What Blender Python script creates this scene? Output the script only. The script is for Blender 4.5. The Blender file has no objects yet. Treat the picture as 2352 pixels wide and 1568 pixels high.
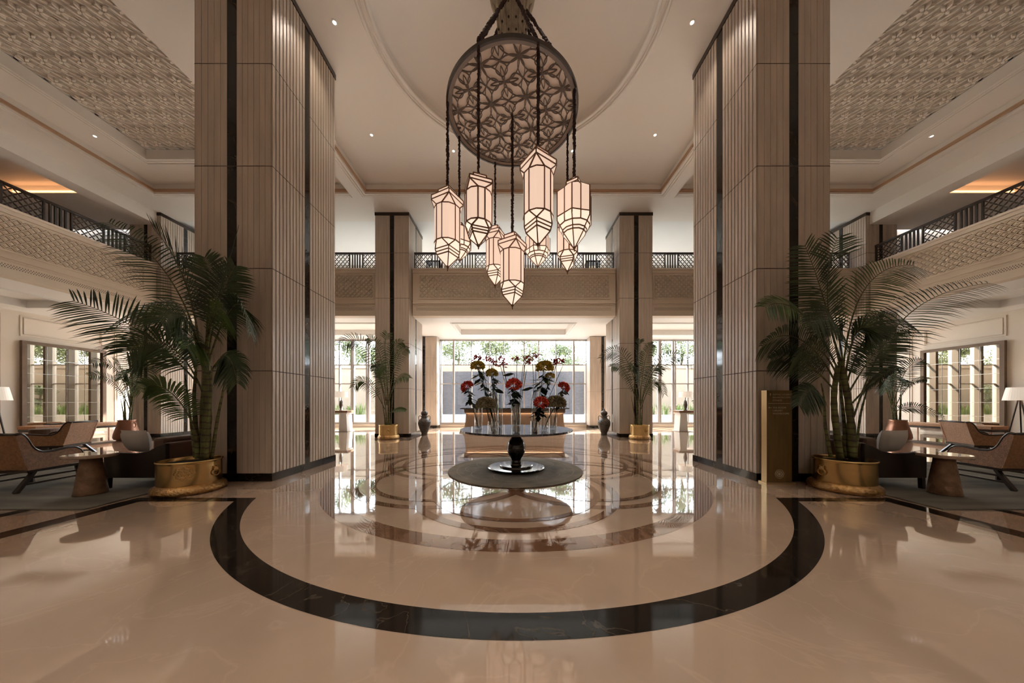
import bpy, math, random
from mathutils import Vector, Matrix
random.seed(7)
PI = math.pi
S = bpy.context.scene
C = bpy.context.collection

# ------------------------------------------------------------------ camera
F = 685.0; PX0 = 1179.0; PY0 = 923.0; CH = 1.4
cam_d = bpy.data.cameras.new('camera'); cam = bpy.data.objects.new('camera', cam_d); C.objects.link(cam)
cam.location = (0, 0, CH); cam.rotation_euler = (PI/2, 0, 0)
cam_d.sensor_width = 36.0; cam_d.lens = 36.0*F/2352.0
cam_d.shift_x = -(PX0-1176)/2352.0; cam_d.shift_y = (PY0-784)/2352.0
cam_d.clip_start = 0.05; cam_d.clip_end = 400
S.camera = cam

# ------------------------------------------------------------------ world, sun, exposure
S.view_settings.view_transform = 'Standard'; S.view_settings.look = 'None'
S.view_settings.gamma = 1.0; S.view_settings.use_curve_mapping = False
S.view_settings.exposure = 0.5
S.cycles.max_bounces = 8; S.cycles.diffuse_bounces = 5; S.cycles.glossy_bounces = 4
S.cycles.transmission_bounces = 6; S.cycles.transparent_max_bounces = 8
S.cycles.caustics_reflective = True; S.cycles.blur_glossy = 1.0; S.cycles.caustics_refractive = False
S.cycles.sample_clamp_indirect = 6.0
W = bpy.data.worlds.new('sky'); S.world = W; W.use_nodes = True
bg = W.node_tree.nodes['Background']; bg.inputs[0].default_value = (0.86, 0.93, 1.0, 1); bg.inputs[1].default_value = 18.0
sd = bpy.data.lights.new('sun', 'SUN'); so = bpy.data.objects.new('sun', sd); C.objects.link(so)
sd.energy = 35.0; sd.angle = math.radians(1.5); sd.color = (1.0, 0.97, 0.92)
so.rotation_euler = Vector((0.72, 0.60, 0.80)).to_track_quat('Z', 'Y').to_euler()

# ------------------------------------------------------------------ materials
def nmat(name):
    m = bpy.data.materials.new(name); m.use_nodes = True
    nt = m.node_tree; b = nt.nodes['Principled BSDF']
    return m, nt, b
def P(name, col, rough=0.5, metal=0.0, spec=0.5, vary=0.0, scale=4.0, bump=0.0, bscale=60.0, stretch=(1,1,1), coat=0.0, col2=None, detail=4.0):
    m, nt, b = nmat(name)
    b.inputs['Base Color'].default_value = (*col, 1); b.inputs['Roughness'].default_value = rough
    b.inputs['Metallic'].default_value = metal; b.inputs['Specular IOR Level'].default_value = spec
    if coat: b.inputs['Coat Weight'].default_value = coat; b.inputs['Coat Roughness'].default_value = 0.04
    if vary or bump or col2:
        tc = nt.nodes.new('ShaderNodeTexCoord'); mp = nt.nodes.new('ShaderNodeMapping')
        mp.inputs['Scale'].default_value = stretch
        nt.links.new(tc.outputs['Object'], mp.inputs['Vector'])
    if vary or col2:
        n = nt.nodes.new('ShaderNodeTexNoise'); n.inputs['Scale'].default_value = scale; n.inputs['Detail'].default_value = detail
        nt.links.new(mp.outputs[0], n.inputs['Vector'])
        r = nt.nodes.new('ShaderNodeValToRGB'); nt.links.new(n.outputs[0], r.inputs[0])
        r.color_ramp.elements[0].position = 0.3; r.color_ramp.elements[1].position = 0.7
        c2 = col2 if col2 else tuple(min(1, c*(1+vary)) for c in col)
        r.color_ramp.elements[0].color = (*[c*(1-vary) for c in col], 1); r.color_ramp.elements[1].color = (*c2, 1)
        nt.links.new(r.outputs[0], b.inputs['Base Color'])
    if bump:
        n2 = nt.nodes.new('ShaderNodeTexNoise'); n2.inputs['Scale'].default_value = bscale; n2.inputs['Detail'].default_value = 3
        nt.links.new(mp.outputs[0], n2.inputs['Vector'])
        bp = nt.nodes.new('ShaderNodeBump'); bp.inputs['Strength'].default_value = bump; bp.inputs['Distance'].default_value = 0.02
        nt.links.new(n2.outputs[0], bp.inputs['Height']); nt.links.new(bp.outputs[0], b.inputs['Normal'])
    return m
def E(name, col, strength, base=(0.8,0.8,0.8)):
    m, nt, b = nmat(name)
    b.inputs['Base Color'].default_value = (*base, 1); b.inputs['Roughness'].default_value = 0.4
    b.inputs['Emission Color'].default_value = (*col, 1); b.inputs['Emission Strength'].default_value = strength
    return m
def veined(name, base, vein, rough, scale=1.2, width=0.02, cloud=0.12, spec=0.5, coat=0.0, vs=0.35):
    m, nt, b = nmat(name)
    b.inputs['Roughness'].default_value = rough; b.inputs['Specular IOR Level'].default_value = spec
    if coat: b.inputs['Coat Weight'].default_value = coat; b.inputs['Coat Roughness'].default_value = 0.02
    tc = nt.nodes.new('ShaderNodeTexCoord')
    n = nt.nodes.new('ShaderNodeTexNoise'); n.inputs['Scale'].default_value = scale*1.3; n.inputs['Detail'].default_value = 6
    nt.links.new(tc.outputs['Object'], n.inputs['Vector'])
    r = nt.nodes.new('ShaderNodeValToRGB'); nt.links.new(n.outputs[0], r.inputs[0])
    r.color_ramp.elements[0].position = 0.32; r.color_ramp.elements[1].position = 0.68
    r.color_ramp.elements[0].color = (*[c*(1-cloud) for c in base], 1); r.color_ramp.elements[1].color = (*[min(1,c*(1+cloud)) for c in base], 1)
    n2 = nt.nodes.new('ShaderNodeTexNoise'); n2.inputs['Scale'].default_value = scale; n2.inputs['Detail'].default_value = 8; n2.inputs['Distortion'].default_value = 1.2
    nt.links.new(tc.outputs['Object'], n2.inputs['Vector'])
    r2 = nt.nodes.new('ShaderNodeValToRGB'); nt.links.new(n2.outputs[0], r2.inputs[0])
    e = r2.color_ramp.elements; e[0].position = 0.5-width; e[0].color = (0,0,0,1); e[1].position = 0.5+width; e[1].color = (0,0,0,1)
    k = e.new(0.5); k.color = (1,1,1,1)
    mx = nt.nodes.new('ShaderNodeMixRGB'); mx.inputs[2].default_value = (*vein, 1)
    ml = nt.nodes.new('ShaderNodeMath'); ml.operation = 'MULTIPLY'; ml.inputs[1].default_value = vs
    nt.links.new(r2.outputs[0], ml.inputs[0]); nt.links.new(ml.outputs[0], mx.inputs[0])
    nt.links.new(r.outputs[0], mx.inputs[1]); nt.links.new(mx.outputs[0], b.inputs['Base Color'])
    return m
M = {}
M['floor'] = veined('beige_marble', (0.385, 0.275, 0.198), (0.60, 0.44, 0.33), 0.04, 0.9, 0.012, 0.09, spec=0.75, coat=0.7, vs=0.16)
M['brownm'] = veined('brown_marble', (0.15, 0.075, 0.042), (0.3, 0.2, 0.13), 0.04, 2.0, 0.02, 0.2, spec=0.7, coat=0.6)
M['blackm'] = veined('black_marble', (0.012, 0.009, 0.007), (0.12, 0.09, 0.06), 0.07, 1.6, 0.01, 0.3, spec=0.35)
M['stone'] = P('travertine_panel', (0.51, 0.425, 0.35), 0.38, vary=0.13, scale=3.0, bump=0.10, bscale=25, stretch=(3, 3, 0.35))
M['jointm'] = P('dark_joint', (0.07, 0.05, 0.036), 0.8)
M['groove'] = P('darkened_stone', (0.38, 0.31, 0.25), 0.7)  # travertine darkened to paint shade into the flute grooves; also dark joints
M['ceil'] = P('ceiling_paint', (0.84, 0.79, 0.735), 0.45, vary=0.02, scale=0.4)
M['ceilw'] = P('ceiling_paint_white', (0.84, 0.83, 0.81), 0.45, vary=0.02, scale=0.4)
M['wallp'] = P('wall_paint_cream', (0.72, 0.64, 0.55), 0.5, vary=0.03, scale=0.5)
M['balc'] = P('balcony_plaster', (0.66, 0.56, 0.45), 0.5, vary=0.03, scale=1.0)
M['relief'] = P('relief_plaster', (0.80, 0.74, 0.66), 0.6, vary=0.04, scale=3.0)
M['reliefd'] = P('relief_ground', (0.50, 0.45, 0.39), 0.8)  # plaster darkened, painting shade between the carved leaves
M['cove'] = P('cove_shadow_band', (0.45, 0.28, 0.17), 0.5)  # orange-brown colour carries the warm shade of the cove line
M['dark'] = P('dark_bronze_wood', (0.030, 0.017, 0.010), 0.35, vary=0.2, scale=10)
M['bronze'] = P('bronze_metal', (0.16, 0.105, 0.07), 0.5, metal=0.2, vary=0.1, scale=5)
M['lattice'] = P('lattice_bronze', (0.115, 0.075, 0.05), 0.6)
M['mull'] = P('grey_aluminium_frame', (0.36, 0.33, 0.31), 0.4, metal=0.3)
M['fin'] = P('taupe_window_fin', (0.10, 0.08, 0.062), 0.5)
M['brass'] = P('hammered_brass', (0.66, 0.46, 0.20), 0.27, metal=1.0, vary=0.12, scale=5, bump=0.05, bscale=12)
M['brassb'] = P('embossed_brass', (0.50, 0.31, 0.13), 0.3, metal=1.0, vary=0.3, scale=14, bump=1.0, bscale=28)
M['copper'] = P('brushed_copper', (0.30, 0.15, 0.10), 0.32, metal=0.85, vary=0.1, scale=5)
M['leaf'] = P('palm_leaf', (0.022, 0.040, 0.012), 0.45, vary=0.5, scale=2.5, col2=(0.045, 0.078, 0.020))
M['leafl'] = P('palm_leaf_light', (0.045, 0.085, 0.016), 0.45, vary=0.4, scale=3.0, col2=(0.09, 0.15, 0.03))
def stem_mat():
    m, nt, b = nmat('ringed_palm_stem'); b.inputs['Roughness'].default_value = 0.55
    tc = nt.nodes.new('ShaderNodeTexCoord'); w = nt.nodes.new('ShaderNodeTexWave'); w.bands_direction = 'Z'; w.inputs['Scale'].default_value = 3.2; w.inputs['Distortion'].default_value = 2.5; w.inputs['Detail'].default_value = 3
    n = nt.nodes.new('ShaderNodeTexNoise'); n.inputs['Scale'].default_value = 9; n.inputs['Detail'].default_value = 5
    nt.links.new(tc.outputs['Object'], w.inputs['Vector']); nt.links.new(tc.outputs['Object'], n.inputs['Vector'])
    r = nt.nodes.new('ShaderNodeValToRGB'); nt.links.new(w.outputs['Fac'], r.inputs[0]); e = r.color_ramp.elements
    e[0].position = 0.02; e[0].color = (0.05, 0.035, 0.018, 1); e[1].position = 0.22; e[1].color = (0.11, 0.115, 0.04, 1)
    r2 = nt.nodes.new('ShaderNodeValToRGB'); nt.links.new(n.outputs[0], r2.inputs[0]); r2.color_ramp.elements[0].position = 0.35; r2.color_ramp.elements[1].position = 0.65
    r2.color_ramp.elements[0].color = (0.55, 0.45, 0.35, 1); r2.color_ramp.elements[1].color = (1.25, 1.3, 1.0, 1)
    mx = nt.nodes.new('ShaderNodeMixRGB'); mx.blend_type = 'MULTIPLY'; mx.inputs[0].default_value = 1.0
    nt.links.new(r.outputs[0], mx.inputs[1]); nt.links.new(r2.outputs[0], mx.inputs[2]); nt.links.new(mx.outputs[0], b.inputs['Base Color']); return m
M['stem'] = stem_mat()
M['soil'] = P('potting_soil', (0.015, 0.010, 0.007), 0.95, bump=1.0, bscale=40)
M['rug'] = P('brown_rug_pile', (0.19, 0.16, 0.115), 0.95, vary=0.25, scale=3.0, bump=0.5, bscale=120)
M['rugline'] = P('rug_pattern_line', (0.25, 0.215, 0.16), 0.95, bump=0.5, bscale=120)
M['carpet'] = P('grey_green_carpet', (0.12, 0.105, 0.078), 0.95, vary=0.35, scale=1.6, bump=0.5, bscale=110, stretch=(0.5, 2.5, 1))
M['ebony'] = P('ebony_lacquer', (0.010, 0.006, 0.005), 0.12, spec=0.6, coat=0.4)
M['topgl'] = veined('polished_dark_top', (0.03, 0.028, 0.03), (0.2, 0.2, 0.22), 0.05, 3.0, 0.02, 0.3, coat=0.6)
M['wicker'] = P('tan_woven_leather', (0.36, 0.18, 0.085), 0.5, vary=0.25, scale=30, bump=0.6, bscale=90)
M['walnut'] = P('dark_walnut', (0.028, 0.016, 0.011), 0.3, vary=0.3, scale=6)
M['cushb'] = P('taupe_fabric', (0.17, 0.13, 0.10), 0.9, vary=0.1, scale=30, bump=0.2, bscale=200)
M['cushg'] = P('pale_grey_velvet', (0.42, 0.39, 0.35), 0.8, vary=0.05, scale=4)
M['leather'] = P('brown_leather', (0.10, 0.055, 0.035), 0.45, vary=0.15, scale=6)
M['sofa'] = P('black_brown_panel', (0.012, 0.007, 0.005), 0.35, vary=0.2, scale=4)
M['hammer'] = P('hammered_clay', (0.22, 0.125, 0.07), 0.45, vary=0.3, scale=8, bump=0.9, bscale=18, metal=0.2)
M['martop'] = veined('brown_marble_top', (0.34, 0.24, 0.17), (0.5, 0.4, 0.3), 0.05, 3.0, 0.03, 0.3, coat=0.5)
M['gardw'] = P('garden_wall_render', (0.23, 0.195, 0.16), 0.8, vary=0.05, scale=1.0)
M['white'] = P('white_render', (0.62, 0.60, 0.57), 0.6)
M['paving'] = P('pale_paving', (0.24, 0.23, 0.21), 0.7, vary=0.05, scale=2)
M['lampsh'] = E('lamp_shade_linen', (1.0, 0.86, 0.72), 0.35, (0.75, 0.68, 0.6))
M['signm'] = P('antique_brass_plate', (0.20, 0.135, 0.055), 0.38, metal=0.75, vary=0.12, scale=3, stretch=(6, 1, 0.6))
M['signe'] = P('polished_brass_edge', (0.45, 0.32, 0.17), 0.3, metal=0.8)
M['letters'] = P('pale_gold_lettering', (0.62, 0.52, 0.36), 0.4)
M['amph'] = P('glazed_brown_ceramic', (0.045, 0.035, 0.028), 0.35, vary=0.5, scale=18, bump=0.8, bscale=30, col2=(0.12, 0.10, 0.08))
M['desk'] = P('reeded_oak', (0.40, 0.28, 0.20), 0.5, vary=0.08, scale=6, stretch=(8, 1, 0.5))
M['deskd'] = P('dark_band_wood', (0.15, 0.09, 0.055), 0.5)  # darker brown wood for the band below the desk top
M['rope'] = P('burgundy_garland', (0.035, 0.010, 0.008), 0.8, vary=0.5, scale=40, bump=1.0, bscale=120)
def frost_mat():
    m, nt, b = nmat('frosted_acrylic'); b.inputs['Base Color'].default_value = (0.92, 0.84, 0.77, 1); b.inputs['Roughness'].default_value = 0.3
    t = nt.nodes.new('ShaderNodeBsdfTranslucent'); t.inputs[0].default_value = (0.9, 0.8, 0.72, 1); x = nt.nodes.new('ShaderNodeMixShader'); x.inputs[0].default_value = 0.45
    o = nt.nodes['Material Output']; nt.links.new(b.outputs[0], x.inputs[1]); nt.links.new(t.outputs[0], x.inputs[2]); nt.links.new(x.outputs[0], o.inputs['Surface']); return m
M['frost'] = frost_mat()
M['carved'] = P('carved_ivory_hub', (0.36, 0.30, 0.22), 0.6, vary=0.25, scale=7, bump=0.4, bscale=20)
M['lframe'] = P('lantern_bronze', (0.19, 0.10, 0.055), 0.4, metal=0.4)
M['red'] = P('red_petal', (0.55, 0.02, 0.012), 0.6, vary=0.4, scale=20, col2=(0.80, 0.07, 0.02))
M['yellow'] = P('mustard_petal', (0.50, 0.36, 0.03), 0.7, vary=0.3, scale=20, col2=(0.6, 0.42, 0.05))
M['hydra'] = P('olive_hydrangea', (0.16, 0.14, 0.06), 0.7, vary=0.5, scale=30, col2=(0.45, 0.38, 0.22))
M['pinkb'] = P('heliconia_bract', (0.36, 0.03, 0.03), 0.5, vary=0.3, scale=10)
M['fstem'] = P('flower_stem', (0.02, 0.03, 0.012), 0.6)
M['purple'] = P('dark_foliage', (0.012, 0.016, 0.010), 0.95, spec=0.1)
M['chrome'] = P('satin_chrome', (0.5, 0.48, 0.45), 0.25, metal=1.0)
M['led'] = E('downlight_lens', (1.0, 0.86, 0.70), 9.0)
M['strip'] = E('amber_cove_strip', (1.0, 0.42, 0.16), 3.0)
M['grassm'] = P('garden_grass_blade', (0.09, 0.15, 0.025), 0.6, vary=0.35, scale=3, col2=(0.17, 0.24, 0.06))
M['tree'] = P('garden_foliage', (0.05, 0.085, 0.03), 0.6, vary=0.5, scale=1.5, col2=(0.15, 0.19, 0.08))
M['trunk'] = P('tree_bark', (0.15, 0.12, 0.09), 0.85, vary=0.3, scale=5, bump=0.5, bscale=14)
M['redleaf'] = P('purple_red_foliage', (0.09, 0.04, 0.045), 0.6, vary=0.4, scale=3, col2=(0.18, 0.09, 0.085))
def mirror_mat():
    m, nt, b = nmat('antique_mirror')
    b.inputs['Base Color'].default_value = (0.40, 0.34, 0.27, 1); b.inputs['Metallic'].default_value = 1.0; b.inputs['Roughness'].default_value = 0.015
    return m
M['mirror'] = mirror_mat()
def slate_mat():
    m, nt, b = nmat('slate_water_wall')
    tc = nt.nodes.new('ShaderNodeTexCoord'); mp = nt.nodes.new('ShaderNodeMapping'); mp.inputs['Rotation'].default_value = (PI/2, 0, 0)
    nt.links.new(tc.outputs['Object'], mp.inputs['Vector'])
    br = nt.nodes.new('ShaderNodeTexBrick'); br.inputs['Scale'].default_value = 4.0
    br.inputs['Color1'].default_value = (0.045, 0.05, 0.065, 1); br.inputs['Color2'].default_value = (0.08, 0.085, 0.105, 1); br.inputs['Mortar'].default_value = (0.025, 0.025, 0.035, 1)
    br.inputs['Mortar Size'].default_value = 0.02; br.inputs['Brick Width'].default_value = 0.7; br.inputs['Row Height'].default_value = 0.16
    nt.links.new(mp.outputs[0], br.inputs['Vector']); nt.links.new(br.outputs[0], b.inputs['Base Color'])
    b.inputs['Roughness'].default_value = 0.3
    return m
M['slate'] = slate_mat()
def glass_mat(name, tint, rough=0.0, f0=0.04):
    # thin architectural pane: mostly clear with a fresnel reflection
    m = bpy.data.materials.new(name); m.use_nodes = True; nt = m.node_tree; nt.nodes.clear()
    o = nt.nodes.new('ShaderNodeOutputMaterial'); t = nt.nodes.new('ShaderNodeBsdfTransparent'); g = nt.nodes.new('ShaderNodeBsdfGlossy')
    t.inputs[0].default_value = (*tint, 1); g.inputs['Roughness'].default_value = rough
    f = nt.nodes.new('ShaderNodeLayerWeight'); f.inputs[0].default_value = 0.5; x = nt.nodes.new('ShaderNodeMixShader')
    p = nt.nodes.new('ShaderNodeMath'); p.operation = 'POWER'; p.inputs[1].default_value = 5.0; q = nt.nodes.new('ShaderNodeMath'); q.operation = 'MULTIPLY_ADD'; q.inputs[1].default_value = 0.9; q.inputs[2].default_value = f0
    nt.links.new(f.outputs['Facing'], p.inputs[0]); nt.links.new(p.outputs[0], q.inputs[0]); nt.links.new(q.outputs[0], x.inputs[0]); nt.links.new(t.outputs[0], x.inputs[1]); nt.links.new(g.outputs[0], x.inputs[2]); nt.links.new(x.outputs[0], o.inputs[0])
    return m
M['pane'] = glass_mat('window_glass', (0.97, 0.98, 0.98))
M['vase'] = glass_mat('vase_glass', (0.98, 0.99, 0.99), 0.02, 0.12)
M['lglass'] = E('lantern_milk_glass', (1.0, 0.72, 0.55), 0.50, (0.75, 0.58, 0.48))
M['lglassb'] = E('lantern_lower_glass', (1.0, 0.80, 0.62), 0.66, (0.8, 0.65, 0.55))

# ------------------------------------------------------------------ mesh helper
JR = random.Random(3)
class MB:
    def __init__(s): s.v = []; s.f = []; s.m = []; s.mi = 0; s.sm = []; s.smooth = False
    def add(s, vs, fs, T=None):
        n = len(s.v)
        if T is not None: vs = [T @ Vector(p) for p in vs]
        s.v.extend([tuple(p) for p in vs]); s.f.extend([tuple(i+n for i in f) for f in fs])
        s.m.extend([s.mi]*len(fs)); s.sm.extend([s.smooth]*len(fs))
    def box(s, x0, x1, y0, y1, z0, z1, T=None):
        if x0 > x1: x0, x1 = x1, x0
        if y0 > y1: y0, y1 = y1, y0
        if z0 > z1: z0, z1 = z1, z0
        j = JR.uniform(0.0, 0.0005); x0 += j; y0 += j; x1 -= j; y1 -= j; z0 += j*0.5; z1 -= j*0.5
        vs = [(x0,y0,z0),(x1,y0,z0),(x1,y1,z0),(x0,y1,z0),(x0,y0,z1),(x1,y0,z1),(x1,y1,z1),(x0,y1,z1)]
        s.add(vs, [(0,3,2,1),(4,5,6,7),(0,1,5,4),(1,2,6,5),(2,3,7,6),(3,0,4,7)], T)
    def lathe(s, prof, n=32, T=None, cap=True, sx=1.0, sy=1.0):
        vs = []; fs = []
        for r, z in prof:
            for k in range(n):
                a = 2*PI*k/n; vs.append((r*math.cos(a)*sx, r*math.sin(a)*sy, z))
        for i in range(len(prof)-1):
            for k in range(n):
                k2 = (k+1) % n; fs.append((i*n+k, i*n+k2, (i+1)*n+k2, (i+1)*n+k))
        if cap:
            if prof[0][0] > 1e-4: fs.append(tuple(range(n-1, -1, -1)))
            if prof[-1][0] > 1e-4: fs.append(tuple((len(prof)-1)*n+k for k in range(n)))
        s.add(vs, fs, T)
    def tube(s, pts, r, n=8, T=None, cap=True):
        pts = [Vector(p) for p in pts]
        if not isinstance(r, (list, tuple)): r = [r]*len(pts)
        vs = []; fs = []; prev = None
        for i, p in enumerate(pts):
            t = (pts[min(i+1, len(pts)-1)] - pts[max(i-1, 0)])
            if t.length < 1e-9: t = Vector((0,0,1))
            t.normalize()
            if prev is None:
                u = Vector((0,0,1)).cross(t)
                if u.length < 1e-3: u = Vector((1,0,0)).cross(t)
            else: u = prev - t*prev.dot(t)
            if u.length < 1e-6: u = t.orthogonal()
            u.normalize(); w = t.cross(u); prev = u
            for k in range(n):
                a = 2*PI*(k+0.5)/n; vs.append(p + (u*math.cos(a)+w*math.sin(a))*r[i])
        for i in range(len(pts)-1):
            for k in range(n):
                k2 = (k+1) % n; fs.append((i*n+k, i*n+k2, (i+1)*n+k2, (i+1)*n+k))
        if cap: fs.append(tuple(range(n-1, -1, -1))); fs.append(tuple((len(pts)-1)*n+k for k in range(n)))
        s.add(vs, fs, T)
    def bar(s, a, b, w, d, T=None, up=(0,0,1)):
        a = Vector(a); b = Vector(b); t = (b-a); L = t.length; d *= JR.uniform(0.93, 1.0)
        if L < 1e-6: return
        t.normalize(); u = Vector(up).cross(t)
        if u.length < 1e-3: u = Vector((1,0,0)).cross(t)
        u.normalize(); v = t.cross(u)
        vs = []
        for p in (a, b):
            for cu, cv in ((-1,-1),(1,-1),(1,1),(-1,1)): vs.append(p + u*cu*w/2 + v*cv*d/2)
        s.add(vs, [(0,3,2,1),(4,5,6,7),(0,1,5,4),(1,2,6,5),(2,3,7,6),(3,0,4,7)], T)
    def prism(s, poly, y0, y1, T=None):      # poly in xz, extruded along y
        n = len(poly); vs = [(x, y0, z) for x, z in poly] + [(x, y1, z) for x, z in poly]
        fs = [tuple(range(n)), tuple(range(2*n-1, n-1, -1))] + [(i, i+n, (i+1)%n+n, (i+1)%n) for i in range(n)]
        s.add(vs, fs, T)
    def slab(s, poly, z0, z1, T=None):       # poly in xy, extruded along z
        n = len(poly); vs = [(x, y, z0) for x, y in poly] + [(x, y, z1) for x, y in poly]
        fs = [tuple(range(n-1,-1,-1)), tuple(range(n, 2*n))] + [(i, (i+1)%n, (i+1)%n+n, i+n) for i in range(n)]
        s.add(vs, fs, T)
    def annulus(s, cx, cy, r0, r1, z, a0=0, a1=2*PI, n=128, th=0.0):
        vs = []; fs = []
        for k in range(n+1):
            a = a0+(a1-a0)*k/n
            for r in (r0, r1): vs.append((cx+r*math.cos(a), cy+r*math.sin(a), z))
        for k in range(n): fs.append((2*k, 2*k+1, 2*k+3, 2*k+2))
        s.add(vs, fs)
    def ball(s, c, r, n=10, m=6, sz=1.0, T=None, jit=0.0):
        vs = []; fs = []
        for i in range(m+1):
            ph = PI*i/m
            for k in range(n):
                a = 2*PI*k/n; rr = r*(1+random.uniform(-jit, jit))
                vs.append((c[0]+rr*math.sin(ph)*math.cos(a), c[1]+rr*math.sin(ph)*math.sin(a), c[2]+rr*math.cos(ph)*sz))
        for i in range(m):
            for k in range(n):
                k2 = (k+1)%n; fs.append((i*n+k, (i+1)*n+k, (i+1)*n+k2, i*n+k2))
        s.add(vs, fs, T)
    def build(s, name, mats, parent=None, smooth=False, bevel=0.0):
        me = bpy.data.meshes.new(name); me.from_pydata(s.v, [], s.f); me.update()
        if not isinstance(mats, (list, tuple)): mats = [mats]
        for m in mats: me.materials.append(m)
        me.polygons.foreach_set('material_index', [min(i, len(mats)-1) for i in s.m])
        me.polygons.foreach_set('use_smooth', [True]*len(s.m) if smooth else s.sm)
        o = bpy.data.objects.new(name, me); C.objects.link(o)
        if parent is not None: o.parent = parent
        if bevel:
            b = o.modifiers.new('bevel', 'BEVEL'); b.width = bevel; b.segments = 2; b.limit_method = 'ANGLE'
        return o
def tag(o, label, cat, group=None, kind=None):
    o['label'] = label; o['category'] = cat
    if group: o['group'] = group
    if kind: o['kind'] = kind
    return o
def thing(name, label, cat, loc=(0,0,0), rz=0.0, group=None):
    o = bpy.data.objects.new(name, None); C.objects.link(o); o.location = loc; o.rotation_euler = (0,0,rz)
    o.empty_display_size = 0.2
    return tag(o, label, cat, group)
def struct(name, mb, m, smooth=False, bevel=0.0, label=None, cat=None):
    o = mb.build(name, m, None, smooth, bevel); o['kind'] = 'structure'
    if label: o['label'] = label
    if cat: o['category'] = cat
    return o
def kids(o): return [c for c in bpy.data.objects if c.parent == o]
def dup(root, loc, rz, label=None, group=None, scale=None):
    allc = {}
    for c in bpy.data.objects:
        if c.parent: allc.setdefault(c.parent.name, []).append(c)
    def rec(o, par):
        c = o.copy(); C.objects.link(c)
        if par is not None: c.parent = par
        for ch in allc.get(o.name, []): rec(ch, c)
        return c
    r = rec(root, None); r.location = loc; r.rotation_euler = (0,0,rz)
    if scale: r.scale = (scale,)*3
    if label: r['label'] = label
    if group: r['group'] = group
    return r
def at(px, py, Y): return Vector(((px-PX0)*Y/F, Y, CH+(PY0-py)*Y/F))
def Tz(x, y, z, rz=0, s=1.0): return Matrix.Translation((x,y,z)) @ Matrix.Rotation(rz, 4, 'Z') @ Matrix.Scale(s, 4)

# ================================================================== STRUCTURE
XW = 19.2; YB = 16.7; YR = -12.0
Z1, Z2, Z3 = 8.95, 9.25, 9.54; ZL = 4.93; ZG = 8.47; ZF2 = 6.62
CX, CY = 0.04, 6.2
# floor
b = MB(); b.box(-XW-0.2, XW+0.2, YR-0.2, YB+0.3, -0.3, 0.0); struct('floor', b, M['floor'])
# inlays flush in the floor (1-2 mm proud so that they never coincide)
b = MB(); b.annulus(CX, CY, 3.17, 3.42, 0.0012, n=160)
for k in range(6):
    a = PI/6 + k*PI/3
    b.annulus(CX+1.43*math.cos(a), CY+1.43*math.sin(a), 1.46, 1.58, 0.0014+0.0003*k, n=96)
    b.annulus(CX+1.43*math.cos(a), CY+1.43*math.sin(a), 1.20, 1.29, 0.0034+0.0003*k, n=96)
struct('floor_rosette_inlay', b, M['brownm'], label='brown marble rosette inlay around the pedestal table', cat='floor inlay')
b = MB()
ri, ro = 4.22, 4.45; y1, y0 = 4.36, 4.20
ai = math.asin((y1-CY)/ri); ao = math.asin((y0-CY)/ro)
n = 120; vs = []; fs = []
for k in range(n+1):
    t = k/n; a_i = -PI-ai + (PI+2*ai)*t if False else (ai) + (-PI-2*ai)*t; a_o = (ao) + (-PI-2*ao)*t
    vs.append((CX+ri*math.cos(a_i), CY+ri*math.sin(a_i), 0.0015)); vs.append((CX+ro*math.cos(a_o), CY+ro*math.sin(a_o), 0.0015))
for k in range(n): fs.append((2*k, 2*k+2, 2*k+3, 2*k+1))
b.add(vs, fs)
for s in (-1, 1):
    xi = CX+s*ri*math.cos(ai); xo = CX + s*ro*math.cos(ao)
    b.add([(s*5.49, y0, 0.0018), (xo, y0, 0.0018), (xi, y1, 0.0018), (s*5.49, y1, 0.0018)], [(0,1,2,3)])
    b.box(s*5.26, s*5.49, -6, y1, 0.0005, 0.002)
    b.box(s*6.23, s*6.40, -6, 3.9, 0.0005, 0.002)
    b.box(s*5.0, s*XW, 11.15, 11.22, 0.0005, 0.002) if False else None
struct('floor_border_inlay', b, M['blackm'], label='black marble border band curving round the lobby floor', cat='floor inlay')
b = MB()
b.annulus(CX, CY, 4.24, 4.28, 0.0011, math.radians(20), math.radians(160), 90)
b.box(-5.3, 5.3, 11.2, 11.24, 0.0004, 0.0011)
for s in (-1, 1): b.box(s*4.0, s*4.26, 7.80, 7.83, 0.0004, 0.0011)
b.annulus(CX, CY, 5.45, 5.49, 0.0012, math.radians(52), math.radians(128), 60)
struct('floor_line_inlay', b, M['brownm'])
# ceilings
def ceil_plate(rects, z0, z1, name, m):
    b = MB()
    for x0, x1, yy0, yy1 in rects: b.box(x0, x1, yy0, yy1, z0, z1)
    return struct(name, b, m)
YE = 10.76; YBAL = 12.24
# lowest soffit (beams): frame around the three coffers
ceil_plate([(-14.26, 14.26, YE, YBAL+0.25), (-5.95, -5.34, YR, YE), (5.34, 5.95, YR, YE), (-14.26, -12.97, YR, YE), (12.97, 14.26, YR, YE)], Z1, Z1+0.6, 'ceiling', M['ceil'])
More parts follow.
